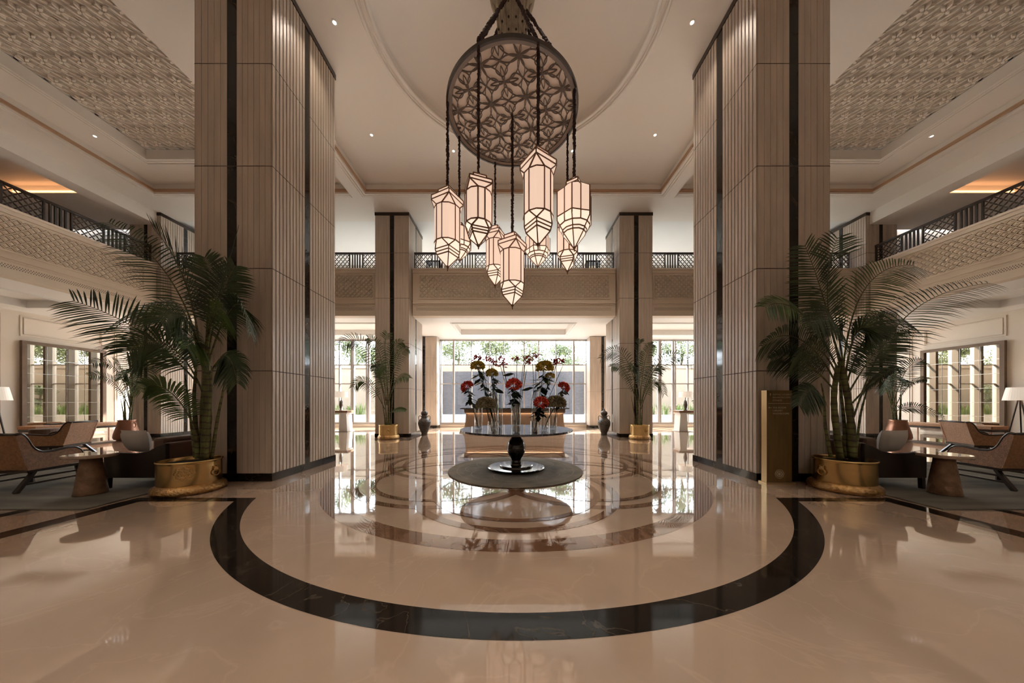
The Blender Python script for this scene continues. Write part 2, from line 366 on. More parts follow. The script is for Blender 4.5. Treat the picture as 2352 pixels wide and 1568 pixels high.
# centre coffer plate with a round opening
b = MB(); cxd, cyd, rd = 0.0, 6.15, 2.86
N = 96; hole = [(cxd+rd*math.cos(2*PI*k/N), cyd+rd*math.sin(2*PI*k/N)) for k in range(N)]
def sq(a):   # point of the rectangle x +-5.4, y -8..11 along direction a
    dx, dy = math.cos(a), math.sin(a); ts = []
    if dx > 1e-9: ts.append((5.36-cxd)/dx)
    if dx < -1e-9: ts.append((-5.36-cxd)/dx)
    if dy > 1e-9: ts.append((YE+0.02-cyd)/dy)
    if dy < -1e-9: ts.append((2.5-cyd)/dy)
    t = min(ts); return (cxd+dx*t, cyd+dy*t)
angs = [2*PI*k/N for k in range(N)]
corner = [math.atan2(y-cyd, x-cxd) % (2*PI) for x, y in ((5.36, YE+0.02), (-5.36, YE+0.02), (-5.36, 2.5), (5.36, 2.5))]
allA = sorted(set(angs+corner))
vs = []; fs = []
for a in allA:
    vs.append((cxd+rd*math.cos(a), cyd+rd*math.sin(a), Z2)); x, y = sq(a); vs.append((x, y, Z2))
for k in range(len(allA)):
    k2 = (k+1) % len(allA); fs.append((2*k, 2*k2, 2*k2+1, 2*k+1))
b.add(vs, fs); b.box(-5.36, 5.36, YR, 2.5, Z2, Z2+0.2)
struct('ceiling_centre', b, M['ceil'])
b = MB(); b.smooth = True
b.lathe([(3.2, Z2+0.004), (2.86, Z2+0.004), (2.86, Z2+0.10), (2.80, Z2+0.16), (2.4, Z2+0.34), (1.7, Z2+0.55), (0.9, Z2+0.68), (0.001, Z2+0.72)], 96, Matrix.Translation((cxd, cyd, 0)), cap=False)
struct('ceiling_dome', b, M['ceil'])
b = MB(); b.smooth = True
Tm = Matrix.Translation((cxd, cyd, 0))
for r0, r1, zz in ((2.86, 2.93, 0.05), (3.0, 3.03, 0.025), (3.06, 3.12, 0.035)):
    b.lathe([(r0, Z2+0.01), (r0, Z2-zz), (r1, Z2-zz), (r1, Z2+0.01)], 96, Tm, cap=False)
b.smooth = False
struct('trim_1', b, M['ceil'])
# side coffers: plate at Z2 with rectangular relief opening
for s in (-1, 1):
    nm = 'left' if s < 0 else 'right'
    ceil_plate([(s*5.95, s*7.87, YR, YE+0.02), (s*11.8, s*12.97, YR, YE+0.02), (s*7.87, s*11.8, 9.585, YE+0.02), (s*7.87, s*11.8, YR, 0.5)], Z2, Z2+0.25, 'ceiling_'+nm, M['ceil'])
    b = MB(); b.box(s*7.8, s*11.9, 0.4, 9.65, Z3, Z3+0.1); struct('ceiling_relief_ground_'+nm, b, M['reliefd'])
    # mouldings of the coffers
    b = MB()
    for d, h in ((0.0, 0.05), (0.11, 0.03), (0.2, 0.02)):
        b.box(s*(12.97+d), s*(13.03+d), YR, YE+0.03+d, Z1-h, Z1+0.01)
        b.box(s*5.95, s*(13.03+d), YE-0.0+d, YE+0.06+d, Z1-h, Z1+0.01)
    for d, h in ((0.0, 0.05), (0.13, 0.025), (0.22, 0.03)):
        b.box(s*(11.8+d), s*(11.87+d), 0.5, 9.62+d, Z2-h, Z2+0.01)
        b.box(s*7.87, s*(11.87+d), 9.585+d, 9.65+d, Z2-h, Z2+0.01)
    struct('trim_2' if s < 0 else 'trim_3', b, M['ceil'])
    b = MB(); b.box(s*12.96, s*12.90, YR, YE-0.0, Z1+0.02, Z1+0.1); b.box(s*5.96, s*12.96, YE-0.06, YE, Z1+0.02, Z1+0.1)  # thin bands with the cove's shade painted in
    struct('cove_shade_left' if s < 0 else 'cove_shade_right', b, M['cove'])
b = MB()
for d, h in ((0.0, 0.05), (0.11, 0.03), (0.2, 0.02)):
    b.box(-5.34-d, 5.34+d, YE+d, YE+0.06+d, Z1-h, Z1+0.01)
    for s in (-1, 1): b.box(s*(5.34+d), s*(5.40+d), 7.3, YE+0.06+d, Z1-h, Z1+0.01)
struct('trim_6', b, M['ceil'])
b = MB(); b.box(-5.34, 5.34, YE-0.05, YE, Z1+0.02, Z1+0.09)  # centre coffer band, cove shade put into its colour
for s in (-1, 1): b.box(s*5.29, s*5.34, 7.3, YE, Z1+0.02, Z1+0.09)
struct('cove_shade_centre', b, M['cove'])
b = MB(); b.box(-XW-0.2, XW+0.2, YR-0.2, YB+0.3, 10.1, 10.3); struct('sky_block_slab', b, M['ceil'])  # unseen slab added to block sky light through ceiling gaps
# slot diffuser patches etc. beyond the balcony: upper gallery ceiling
b = MB(); b.box(-XW, XW, YBAL+0.25, YB, Z1+0.12, Z1+0.4); struct('ceiling_back_gallery', b, M['ceilw'])
for s in (-1, 1):
    b = MB()
    # gallery ceiling with an opening for the lit recess
    gx0, gx1, gy0, gy1 = 14.75, 16.9, 8.6, 10.09
    b.box(s*14.26, s*gx0, YR, YBAL, ZG, ZG+0.3); b.box(s*gx1, s*XW, YR, YBAL, ZG, ZG+0.3)
    b.box(s*gx0, s*gx1, YR, gy0, ZG, ZG+0.3); b.box(s*gx0, s*gx1, gy1, YBAL, ZG, ZG+0.3)
    b.box(s*gx0, s*gx1, gy0, gy1, ZG+0.25, ZG+0.3)
    b.box(s*14.2, s*14.28, YR, YBAL, ZG-0.0, Z1+0.1)
    struct('ceiling_gallery_left' if s < 0 else 'ceiling_gallery_right', b, M['ceil'])
    b = MB(); b.box(s*gx0, s*gx1, gy1-0.03, gy1-0.005, ZG+0.02, ZG+0.06)
    tag(b.build('cove_light', M['strip']), 'amber cove strip glowing in the %s gallery ceiling recess' % ('left' if s < 0 else 'right'), 'light')
    ld = bpy.data.lights.new('cove_lamp', 'AREA'); lo = bpy.data.objects.new('cove_lamp', ld); C.objects.link(lo)
    ld.shape = 'RECTANGLE'; ld.size = 2.0; ld.size_y = 0.1; ld.energy = 0.9; ld.color = (1, 0.5, 0.22)
    lo.location = (s*15.8, gy1-0.15, ZG+0.08); lo.rotation_euler = (PI/2+0.5, 0, 0)
# slabs of the galleries (Z ZL .. ZF2), lower ceilings with coffers
def lower_ceiling(x0, x1, yy0, yy1, holes, name):
    b = MB(); xs = sorted(set([x0, x1]+[h[0] for h in holes]+[h[1] for h in holes])); ys = sorted(set([yy0, yy1]+[h[2] for h in holes]+[h[3] for h in holes]))
    for i in range(len(xs)-1):
        for j in range(len(ys)-1):
            mx, my = (xs[i]+xs[i+1])/2, (ys[j]+ys[j+1])/2
            inh = any(h[0] < mx < h[1] and h[2] < my < h[3] for h in holes)
            b.box(xs[i], xs[i+1], ys[j], ys[j+1], ZL+(0.24 if inh else 0), ZL+0.5)
    for h in holes:
        for t0, t1, hh in ((0.0, 0.05, 0.03), (0.1, 0.13, 0.02)):
            b.box(h[0]-t1, h[1]+t1, h[3]+t0, h[3]+t1, ZL-hh, ZL+0.01); b.box(h[0]-t1, h[1]+t1, h[2]-t1, h[2]-t0, ZL-hh, ZL+0.01)
            b.box(h[0]-t1, h[0]-t0, h[2], h[3], ZL-hh, ZL+0.01); b.box(h[1]+t0, h[1]+t1, h[2], h[3], ZL-hh, ZL+0.01)
    return struct(name, b, M['ceilw'])
lower_ceiling(-XW, XW, YBAL+0.31, YB, [(-2.7, 2.7, 13.4, 15.5), (-13.2, -5.7, 13.4, 15.6), (5.7, 13.2, 13.4, 15.6)], 'ceiling_back_hall')
lower_ceiling(-XW, -14.51, YR, YBAL+0.31, [(-18.1, -15.9, 2.0, 11.09)], 'ceiling_left_hall')
lower_ceiling(14.51, XW, YR, YBAL+0.31, [(15.9, 18.1, 2.0, 11.09)], 'ceiling_right_hall')
b = MB(); b.box(-XW, XW, YBAL+0.31, YB, ZL+0.5, ZF2)
for s in (-1, 1): b.box(s*14.51, s*XW, YR, YBAL+0.31, ZL+0.5, ZF2)
struct('gallery_floor', b, M['ceilw'])

# side walls with panel mouldings
for s in (-1, 1):
    b = MB(); b.box(s*XW, s*(XW+0.25), YR, YB+0.2, 0, Z1+0.5)
    struct('wall_left' if s < 0 else 'wall_right', b, M['wallp'])
    b = MB()
    def frame(y0_, y1_, z0_, z1_, w=0.05, d=0.03):
        X0, X1 = s*(XW-d), s*XW
        b.box(X0, X1, y0_, y1_, z1_-w, z1_); b.box(X0, X1, y0_, y1_, z0_, z0_+w)
        b.box(X0, X1, y0_, y0_+w, z0_, z1_); b.box(X0, X1, y1_-w, y1_, z0_, z1_)
    frame(11.6, 13.95, 3.98, 4.78); frame(11.68, 13.87, 4.06, 4.70, 0.02, 0.04)
    frame(14.35, 16.3, 0.35, 4.78); frame(8.2, 11.2, 0.35, 4.78); frame(14.43, 16.22, 0.43, 4.70, 0.02, 0.04)
    b.box(s*(XW-0.03), s*XW, YR, YB, 0.0, 0.14)
    struct('trim_8' if s < 0 else 'trim_9', b, M['wallp'])

# rear (behind the camera): plain cream wall, kept light to fill the column fronts
b = MB(); b.box(-XW, XW, YR-0.2, YR, 0, Z1+0.8); struct('wall_rear', b, M['wallp'])

# back wall: ground floor glazing between fins, upper glazing
b = MB()
b.box(-XW, XW, YB, YB+0.3, ZL, ZF2+0.25)
b.box(-XW, XW, YB, YB+0.3, 7.5, Z1+0.6)
b.box(-XW, -18.6, YB, YB+0.3, 0, Z1); b.box(18.6, XW, YB, YB+0.3, 0, Z1)
for s in (-1, 1): b.box(s*9.6, s*10.6, YB, YB+0.3, ZF2, Z1)
struct('wall_back', b, M['wallp'])
def window(name, xs, x0, x1, zs, zb, zt, fins=None):
    root = MB(); root.box(x0, x1, YB-0.02, YB+0.12, zb, zb+0.12); root.box(x0, x1, YB, YB+0.1, zt-0.08, zt)
    for x, w in xs: root.box(x-w/2, x+w/2, YB-0.03, YB+0.12, zb, zt)
    for z in zs: root.box(x0, x1, YB, YB+0.09, z-0.025, z+0.025)
    o = struct(name, root, M['mull'])
    g = MB(); g.box(x0, x1, YB+0.045, YB+0.055, zb+0.1, zt-0.05); g.build('window_pane', M['pane'], o)
    sl = MB(); sl.box(x0, x1, YB-0.08, YB+0.15, 0.0, zb); sl.build('window_sill', M['balc'], o)
    if fins:
        fm = MB()
        for x in fins: fm.box(x-0.07, x+0.07, YB-0.28, YB-0.03, 0.0, ZL)
        fm.build('window_fin', M['fin'], o)
    return o
kx = 0.02438
cxs = [((p-PX0)*kx, w) for p, w in ((1009,0.10),(1013.5,0.05),(1041.8,0.09),(1083,0.05),(1124,0.05),(1157,0.05),(1204,0.05),(1237,0.05),(1277,0.05),(1318,0.09),(1346,0.05),(1351,0.10))]
window('window_1', cxs, -4.2, 4.22, (3.48, 2.42), 0.14, 4.9)
lx = [((p-PX0)*kx, w) for p, w in ((808,0.09),(812.5,0.05),(842,0.05),(847,0.09),(780,0.06))]
for i in range(6): lx.append((-11.2-i*1.25, 0.14))
window('window_2', lx, -18.6, -5.0, (3.48, 2.42), 0.16, 4.9, fins=[-11.2-i*1.25 for i in range(6)])
rx = [((p-PX0)*kx, w) for p, w in ((1514,0.11),(1518,0.04),(1546,0.09),(1551,0.05),(1580,0.05))]
for i in range(6): rx.append((11.2+i*1.25, 0.14))
window('window_3', rx, 5.0, 18.6, (3.48, 2.42), 0.16, 4.9, fins=[11.2+i*1.25 for i in range(6)])
um = [(-18+i*1.5, 0.06) for i in range(25)]
root = MB()
for x, w in um: root.box(x-w/2, x+w/2, YB, YB+0.1, ZF2+0.25, 7.5)
o = struct('window_4', root, M['mull'])
g = MB(); g.box(-18.6, 18.6, YB+0.045, YB+0.055, ZF2+0.25, 7.5); g.build('window_pane', M['pane'], o)

# ------------------------------------------------------------------ stone piers and columns
def fluted(b, u0, u1, z0, z1, joints, axis, pos, out, pitch=0.105, gap=0.022, depth=0.022):
    # rows of raised reeds between joints, on a plane; axis 'x': plane y=pos, u is x ; axis 'y': plane x=pos, u is y
    zs = [z0]+[j for j in joints if z0+0.1 < j < z1-0.1]+[z1]
    n = max(1, round((u1-u0)/pitch)); p = (u1-u0)/n
    for i in range(len(zs)-1):
        a, c = zs[i]+(0.008 if i else 0), zs[i+1]-0.008
        for k in range(n):
            ua, ub = u0+k*p+gap/2, u0+(k+1)*p-gap/2
            if axis == 'x': b.box(ua, ub, pos, pos+out*depth, a, c)
            else: b.box(pos, pos+out*depth, ua, ub, a, c)
def pier(name, label, xi, xo, yf, yb, ztop, zj, strips_x, strips_y, s, group=None):
    # s=-1 left pier: inner face at xi (nearer the axis), outer at xo (absolute values)
    root = thing(name, label, 'column', (s*(xi+xo)/2, (yf+yb)/2, 0), 0, group)
    ox, oy = s*(xi+xo)/2, (yf+yb)/2
    T = Matrix.Translation((-ox, -oy, 0))
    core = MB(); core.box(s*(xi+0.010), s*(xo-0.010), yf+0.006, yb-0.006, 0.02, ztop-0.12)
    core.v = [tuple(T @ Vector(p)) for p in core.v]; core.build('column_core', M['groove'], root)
    c = MB(); joints = [0.14+zj*k for k in range(1, 6)]
    zt = ztop-0.12; a0, a1 = sorted((s*xi, s*xo)); g0, g1 = sorted(strips_x)
    for yy, out in ((yf+0.022, -1), (yb-0.022, 1)):
        fluted(c, a0+0.022, g0, 0.14, zt, joints, 'x', yy, out, gap=0.006); fluted(c, g1, a1-0.022, 0.14, zt, joints, 'x', yy, out, gap=0.006)
    for xx, out in ((s*xi+s*0.022, -s), (s*xo-s*0.022, s)):
        fluted(c, yf+0.0, strips_y[0], 0.14, zt, joints, 'y', xx, out, gap=0.027, pitch=0.088); fluted(c, strips_y[1], yb-0.0, 0.14, zt, joints, 'y', xx, out, gap=0.027, pitch=0.088)
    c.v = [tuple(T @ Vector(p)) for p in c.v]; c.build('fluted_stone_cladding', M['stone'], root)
    k = MB(); k.box(g0, g1, yf+0.003, yb-0.003, 0.14, zt); k.box(s*xi+s*0.006, s*xo-s*0.006, strips_y[0], strips_y[1], 0.14, zt)
    k.v = [tuple(T @ Vector(p)) for p in k.v]; k.build('black_inlay', M['blackm'], root)
    k = MB()
    for z in joints:
        if z < zt: k.box(s*(xi+0.006), s*(xo-0.006), yf+0.003, yb-0.003, z-0.006, z+0.006)
    k.v = [tuple(T @ Vector(p)) for p in k.v]; k.build('joint_lines', M['jointm'], root)
    k = MB(); k.box(s*(xi-0.008), s*(xo+0.008), yf-0.008, yb+0.008, 0, 0.14); k.v = [tuple(T @ Vector(p)) for p in k.v]; k.build('plinth', M['blackm'], root)
    k = MB(); k.box(s*(xi-0.012), s*(xo+0.012), yf-0.012, yb+0.012, zt, ztop); k.v = [tuple(T @ Vector(p)) for p in k.v]; k.build('cap_band', M['dark'], root)
    return root
pier('stone_column', 'huge fluted stone column at left behind the tall palm, running up to the ceiling', 4.262, 5.647, 5.27, 7.14, Z2-0.02, 1.81, (-5.06, -4.89), (6.11, 6.25), -1)
pier('stone_column', 'huge fluted stone column at right behind the brass sign pillar', 4.30, 5.61, 5.27, 7.13, Z2-0.02, 1.81, (4.88, 5.04), (6.14, 6.31), 1)
pier('stone_column', 'slim fluted column under the back balcony, left of the reception desk', 4.16, 5.51, 11.88, 13.63, Z1, 1.80, (-4.92, -4.75), (12.68, 12.82), -1)
pier('stone_column', 'slim fluted column under the back balcony, right of the reception desk', 4.23, 5.55, 11.88, 13.63, Z1, 1.80, (4.81, 4.99), (12.68, 12.82), 1)
pier('stone_column', 'far left corner column where the side and back balconies meet', 14.05, 15.30, 11.88, 13.7, Z1, 1.80, (-14.72, -14.58), (12.72, 12.86), -1)
pier('stone_column', 'far right corner column where the side and back balconies meet', 14.05, 15.30, 11.88, 13.7, Z1, 1.80, (14.58, 14.72), (12.72, 12.86), 1)
# short pillars beside the central window
for s, lab in ((-1, 'short smooth pillar at the left edge of the central garden window'), (1, 'short smooth pillar at the right edge of the central garden window')):
    root = thing('window_pillar', lab, 'column', (s*4.6, 16.3, 0))
    k = MB(); k.box(-0.5, 0.5, -0.32, 0.32, 0.14, 4.9)
    o = k.build('pillar_shaft', M['stone'], root)
    k = MB(); k.box(-s*0.5+s*0.62, -s*0.5+s*0.76, -0.335, 0.30, 0.14, 4.9); k.build('black_inlay', M['blackm'], root)
    k = MB(); k.box(-0.52, 0.52, -0.35, 0.35, 0, 0.14); k.build('plinth', M['blackm'], root)
    k = MB()
    for z in (1.95, 3.75): k.box(-0.505, 0.505, -0.325, 0.325, z, z+0.012)
    k.build('joint_line', M['groove'], root)

# ------------------------------------------------------------------ balcony fascias with quilted relief
def quilt(b, u0, u1, z0, z1, cell=0.19, T=None, h=0.048):
    # diamond lattice with pillow centres; drawn in local x (u) / z, facing -y
    nu = max(1, round((u1-u0)/cell)); cu = (u1-u0)/nu; nz = max(1, round((z1-z0)/cell)); cz = (z1-z0)/nz
    for i in range(nu*2+1):
        for j in range(nz*2+1):
            if (i+j) % 2: continue
            x = u0+i*cu/2; z = z0+j*cz/2
            hw, hz = cu/2*0.84, cz/2*0.84
            pts = [(x-hw, z), (x, z-hz), (x+hw, z), (x, z+hz)]
            pts = [(min(max(a, u0), u1), min(max(c, z0), z1)) for a, c in pts]
            cc = (min(max(x, u0), u1), min(max(z, z0), z1))
            vs = [(a, 0, c) for a, c in pts]
            vs += [(a*0.76+cc[0]*0.24, -h*0.66, c*0.76+cc[1]*0.24) for a, c in pts]+[(a*0.35+cc[0]*0.65, -h, c*0.35+cc[1]*0.65) for a, c in pts]
            fs = [(0,1,5,4),(1,2,6,5),(2,3,7,6),(3,0,4,7),(4,5,9,8),(5,6,10,9),(6,7,11,10),(7,4,8,11),(8,9,10,11)]
            b.add(vs, fs, T)
    # ribs on the diagonals
    L = (u1-u0); H = (z1-z0); slope = cz/cu
    for sgn in (1, -1):
        k = -nz*2
        while k <= nu*2+nz*2:
            # line u = u0 + k*cu/2 + t*cu , z = z0 + t*cz (t >= 0) ; offset to run between the pillows
            k += 1
            if k % 2 == 0: continue
            t0, t1 = 0.0, nz*1.0
            ua = u0+k*cu/2; 
            def U(t): return ua+sgn*t*cu
            # clip
            lo, hi = 0.0, nz*1.0
            if sgn > 0: lo = max(lo, (u0-ua)/cu); hi = min(hi, (u1-ua)/cu)
            else: lo = max(lo, (ua-u1)/cu); hi = min(hi, (ua-u0)/cu)
            if hi-lo < 0.05: continue
            b.bar((U(lo), -h*0.5, z0+lo*cz), (U(hi), -h*0.5, z0+hi*cz), 0.016, h*0.9, T, up=(0,1,0))
def fascia(name, label, u0, u1, T, pan, vent):
    root = thing(name, label, 'balcony', T.to_translation(), T.to_euler().z)
    b = MB()
    b.box(u0, u1, 0.0, 0.3, ZL, ZF2+0.1)
    b.box(u0, u1, -0.06, 0.12, 6.80, 6.87); b.box(u0, u1, -0.035, 0.10, 6.68, 6.80)
    b.box(u0, u1, -0.03, 0.02, 5.43, 5.47); b.box(u0, u1, -0.02, 0.02, 5.36, 5.39)
    b.box(u0, u1, -0.02, 0.02, ZL, ZL+0.12)
    for p0, p1 in pan:
        for w, d in ((0.05, 0.03), ):
            b.box(p0-w, p1+w, -d, 0, 6.60, 6.60+w); b.box(p0-w, p1+w, -d, 0, 5.67-w, 5.67)
            b.box(p0-w, p0, -d, 0, 5.67, 6.60); b.box(p1, p1+w, -d, 0, 5.67, 6.60)
    b.build('fascia', M['balc'], root)
    for p0, p1 in pan:
        q = MB(); quilt(q, p0, p1, 5.67, 6.60); q.build('quilted_relief_panel', M['balc'], root)
    for p0, p1 in vent:
        v = MB(); v.box(p0, p1, -0.006, 0, 5.16, 5.28); v.mi = 1
        n = int((p1-p0)/0.05)
        for k in range(n):
            for r_ in range(3):
                cxk = p0+(k+0.5+(0.5 if r_ % 2 else 0))*0.05; cz = 5.18+0.04*r_
                if cxk+0.012 > p1: continue
                v.add([(cxk-0.014, -0.009, cz), (cxk, -0.009, cz-0.014), (cxk+0.014, -0.009, cz), (cxk, -0.009, cz+0.014)], [(0,1,2,3)])
        v.build('air_grille', [M['balc'], M['dark']], root)
    return root
Tb = Matrix.Translation((0, YBAL, 0))
fascia('balcony', 'centre stretch of the back balcony between the two slim columns', -4.13, 4.2, Tb, [(-3.85, 3.93)], [(-4.0, 4.03)])
fascia('balcony', 'left stretch of the back balcony, between slim column and corner column', -14.02, -5.53, Tb, [(-13.7, -5.75)], [(-13.7, -5.75)])
fascia('balcony', 'right stretch of the back balcony, between slim column and corner column', 5.58, 14.02, Tb, [(5.78, 13.7)], [(5.78, 13.7)])
TL = Matrix.Translation((-14.2, 0, 0)) @ Matrix.Rotation(PI/2, 4, 'Z')    # local x -> world y, local -y -> world +x
TR = Matrix.Translation((14.2, 0, 0)) @ Matrix.Rotation(-PI/2, 4, 'Z')   # local x -> world -y, local -y -> world -x
fascia('balcony', 'left side balcony front running towards the viewer', 1.0, 11.86, TL, [(1.2, 11.45)], [(1.2, 11.3)])
fascia('balcony', 'right side balcony front running towards the viewer', -11.86, -1.0, TR, [(-11.45, -1.2)], [(-11.3, -1.2)])

# railings
def lattice(b, u0, u1, z0, z1, T=None):
    n = max(1, round((u1-u0)/0.19)); cu = (u1-u0)/n; m = max(1, round((z1-z0)/0.19)); cz = (z1-z0)/m
    for i in range(n):
        for j in range(m):
            x, z = u0+i*cu, z0+j*cz
            for (p, q) in (((x, z), (x+cu, z+cz)), ((x+cu, z), (x, z+cz))):
                # each diagonal: two leaf-shaped pieces
                for t0, t1 in ((0.0, 0.5), (0.5, 1.0)):
                    ax, az = p[0]+(q[0]-p[0])*t0, p[1]+(q[1]-p[1])*t0; bx_, bz = p[0]+(q[0]-p[0])*t1, p[1]+(q[1]-p[1])*t1
                    mx, mz = (ax+bx_)/2, (az+bz)/2; dx, dz = bx_-ax, bz-az; L = math.hypot(dx, dz); nx, nz_ = -dz/L*0.017, dx/L*0.017
                    e = 0.3
                    poly = [(ax+nx*e, az+nz_*e), (mx+nx, mz+nz_), (bx_+nx*e, bz+nz_*e), (bx_-nx*e, bz-nz_*e), (mx-nx, mz-nz_), (ax-nx*e, az-nz_*e)]
                    b.prism(poly, -0.01, 0.01, T)
def railing(label, u0, u1, T, start=0):
    root = thing('balcony_railing', label, 'railing', T.to_translation(), T.to_euler().z)
    zb, zt = 6.722, 7.56
    b = MB(); b.box(u0, u1, -0.045, 0.045, zt, zt+0.07); b.build('handrail', M['dark'], root)
    b = MB(); b.box(u0, u1, -0.02, 0.02, zb, zb+0.03); b.build('bottom_rail', M['dark'], root)
    wl, ws = 0.76, 0.50; nmod = max(1, round((u1-u0-wl)/(wl+ws))); sc = (u1-u0)/(nmod*(wl+ws)+wl); u = u0
    for k in range(2*nmod+1):
        w = (wl if k % 2 == 0 else ws)*sc
        if k % 2 == 0:
            for q in (u, u+w-0.04): b = MB(); b.box(q, q+0.04, -0.025, 0.025, zb+0.03, zt); b.build('post', M['dark'], root)
            b = MB(); lattice(b, u+0.04, u+w-0.04, zb+0.03, zt); b.build('lattice_panel', M['dark'], root)
        else:
            for i in range(4):
                b = MB(); x = u+w*(i+1)/5; b.box(x-0.022, x+0.022, -0.02, 0.02, zb+0.03, zt); b.build('baluster', M['dark'], root)
        u += w
Tr = Matrix.Translation((0, YBAL+0.22, 0))
railing('dark lattice railing on the back balcony, centre stretch behind the lanterns', -4.13, 4.2, Tr)
railing('dark lattice railing on the back balcony, stretch left of the slim left column', -14.02, -5.53, Tr)
railing('dark lattice railing on the back balcony, stretch right of the slim right column', 5.58, 14.02, Tr)
railing('dark lattice railing on the left side balcony', 3.0, 11.86, Matrix.Translation((-14.42, 0, 0)) @ Matrix.Rotation(PI/2, 4, 'Z'))
railing('dark lattice railing on the right side balcony', -11.86, -3.0, Matrix.Translation((14.42, 0, 0)) @ Matrix.Rotation(-PI/2, 4, 'Z'))
# gallery end walls (upstairs, at the sides)
for s in (-1, 1):
    b = MB(); b.box(s*15.32, s*XW, 12.6, 12.8, ZF2, ZG+0.4); struct('wall_gallery_left' if s < 0 else 'wall_gallery_right', b, M['ceil'])

# ceiling relief: repeated carved flower-and-leaf motif
def relief_motif():
    b = MB()
    def leaf(cx, cy, L, w, a, h=0.05):
        n = 7; vs = []; ca, sa = math.cos(a), math.sin(a)
        top = []; bot = []
        prof = [0.0, 0.62, 0.92, 1.0, 0.86, 0.5, 0.0]
        rim = []
        for k in range(n): rim.append((-L/2+L*k/(n-1), w/2*prof[k]))
        pts = rim + [(x, -y) for x, y in reversed(rim[1:-1])]
        N = len(pts)
        for x, y in pts: vs.append((cx+x*ca-y*sa, cy+x*sa+y*ca, 0))
        for x, y in pts: x2, y2 = x*0.93, y*0.8; vs.append((cx+x2*ca-y2*sa, cy+x2*sa+y2*ca, -h))
        fs = [tuple(range(N, 2*N))]+[(i, i+N, (i+1) % N+N, (i+1) % N) for i in range(N)]
        b.add(vs, fs)
    P_ = 0.4555
    for k in range(6):
        a = 2*PI*k/6+0.3; leaf(0.08*math.cos(a), 0.08*math.sin(a), 0.13, 0.062, a, 0.05)
    for dx, dy in ((-0.03, 0.03), (0.03, -0.03)): b.ball((dx*0.8, dy*0.8, -0.05), 0.018, 8, 4)
    A = math.radians(118)
    for i, (cx, cy, L, w) in enumerate(((0.17, 0.10, 0.28, 0.055), (0.11, 0.17, 0.22, 0.05), (0.225, 0.03, 0.22, 0.05), (-0.15, -0.12, 0.27, 0.055), (-0.09, -0.19, 0.2, 0.05), (-0.21, -0.04, 0.2, 0.05), (0.03, 0.215, 0.14, 0.045), (0.20, 0.20, 0.16, 0.05), (-0.2, 0.14, 0.15, 0.05), (0.15, -0.15, 0.18, 0.05), (0.1, -0.08, 0.12, 0.04), (-0.1, 0.13, 0.16, 0.045))):
        leaf(cx, cy, L*0.92, w*0.80, A + (0.12 if i % 2 else -0.1), 0.032)
    b.lathe([(0.05, 0), (0.045, -0.05), (0.0001, -0.055)], 10, Matrix.Translation((-0.185, 0.2, 0)), cap=False)
    return b
mot = relief_motif()
for s in (-1, 1):
    b = MB()
    P_ = 0.4555
    ncol = 9; nrow = 20
    for i in range(ncol):
        for j in range(nrow):
            x = s*(7.87+0.2+i*P_*0.97); y = 9.37-j*P_
            n0 = len(b.v); b.v.extend([(x+p[0]*s, y+p[1], Z3+p[2]) for p in mot.v]); b.f.extend([tuple(q+n0 for q in f) for f in mot.f]); b.m.extend(mot.m); b.sm.extend(mot.sm)
    # trim the motifs that would poke out sideways
    b.v = [(min(max(p[0], min(s*7.88, s*11.79)), max(s*7.88, s*11.79)), min(p[1], 9.58), p[2]) for p in b.v]
    struct('trim_10' if s < 0 else 'trim_11', b, M['relief'], label='carved floral plaster relief of the %s ceiling coffer' % ('left' if s < 0 else 'right'), cat='ceiling relief')
# ================================================================== CHANDELIER
RX, RY, RZ, RR = -0.02, 6.2, 7.36, 1.345
root = thing('chandelier_canopy', 'great round bronze lattice disc hung from garlanded ropes under the ceiling dome', 'chandelier', (RX, RY, RZ))
b = MB(); b.lathe([(RR-0.035, 0.0), (RR-0.035, -0.025), (RR, -0.025), (RR, 0.05), (RR-0.035, 0.05), (RR-0.035, 0.0)], 96, cap=False); b.build('outer_ring', M['dark'], root, smooth=False)
b = MB(); b.lathe([(RR-0.12, 0.03), (RR-0.11, 0.0), (RR-0.036, -0.012), (RR-0.036, 0.03), (RR-0.12, 0.03)], 96, cap=False); b.build('inner_ring', M['bronze'], root)
b = MB(); b.lathe([(0.001, 0.035), (RR-0.06, 0.035), (RR-0.06, 0.06), (0.001, 0.06)], 64, cap=False); b.build('backing_panel', M['frost'], root)
def arcpts(a, c, bulge, n=13):
    a = Vector(a); c = Vector(c); d = c-a; nrm = Vector((-d.y, d.x)); return [a+d*(k/(n-1))+nrm*bulge*4*(k/(n-1))*(1-k/(n-1)) for k in range(n)]
b = MB(); RL = RR-0.115; wbar = 0.017
def poly(pts):
    seg = []
    def flush():
        if seg:
            zz = 0.012+JR.uniform(-0.002, 0.002); line = [(seg[0][0].x, seg[0][0].y, zz)]+[(q.x, q.y, zz) for _, q in seg]
            b.tube(line, wbar*0.62, 4)
        seg.clear()
    for p, q in zip(pts[:-1], pts[1:]):
        if p.length < RL and q.length < RL: seg.append((p, q))
        elif p.length < RL or q.length < RL:
            lo, hi = (p, q) if p.length < RL else (q, p)
            t = 0.5; m_ = lo
            for k in range(8):
                mid = m_+(hi-m_)*0.5
                if mid.length < RL: m_ = mid
            if p is lo: seg.append((p, m_)); flush()
            else: flush(); seg.append((m_, q))
    flush()
A0 = 0.50; th = math.radians(33)
e1 = Vector((math.cos(th), math.sin(th)))*A0; e2 = Vector((-math.sin(th), math.cos(th)))*A0; o0 = Vector((0.0, 0.06))
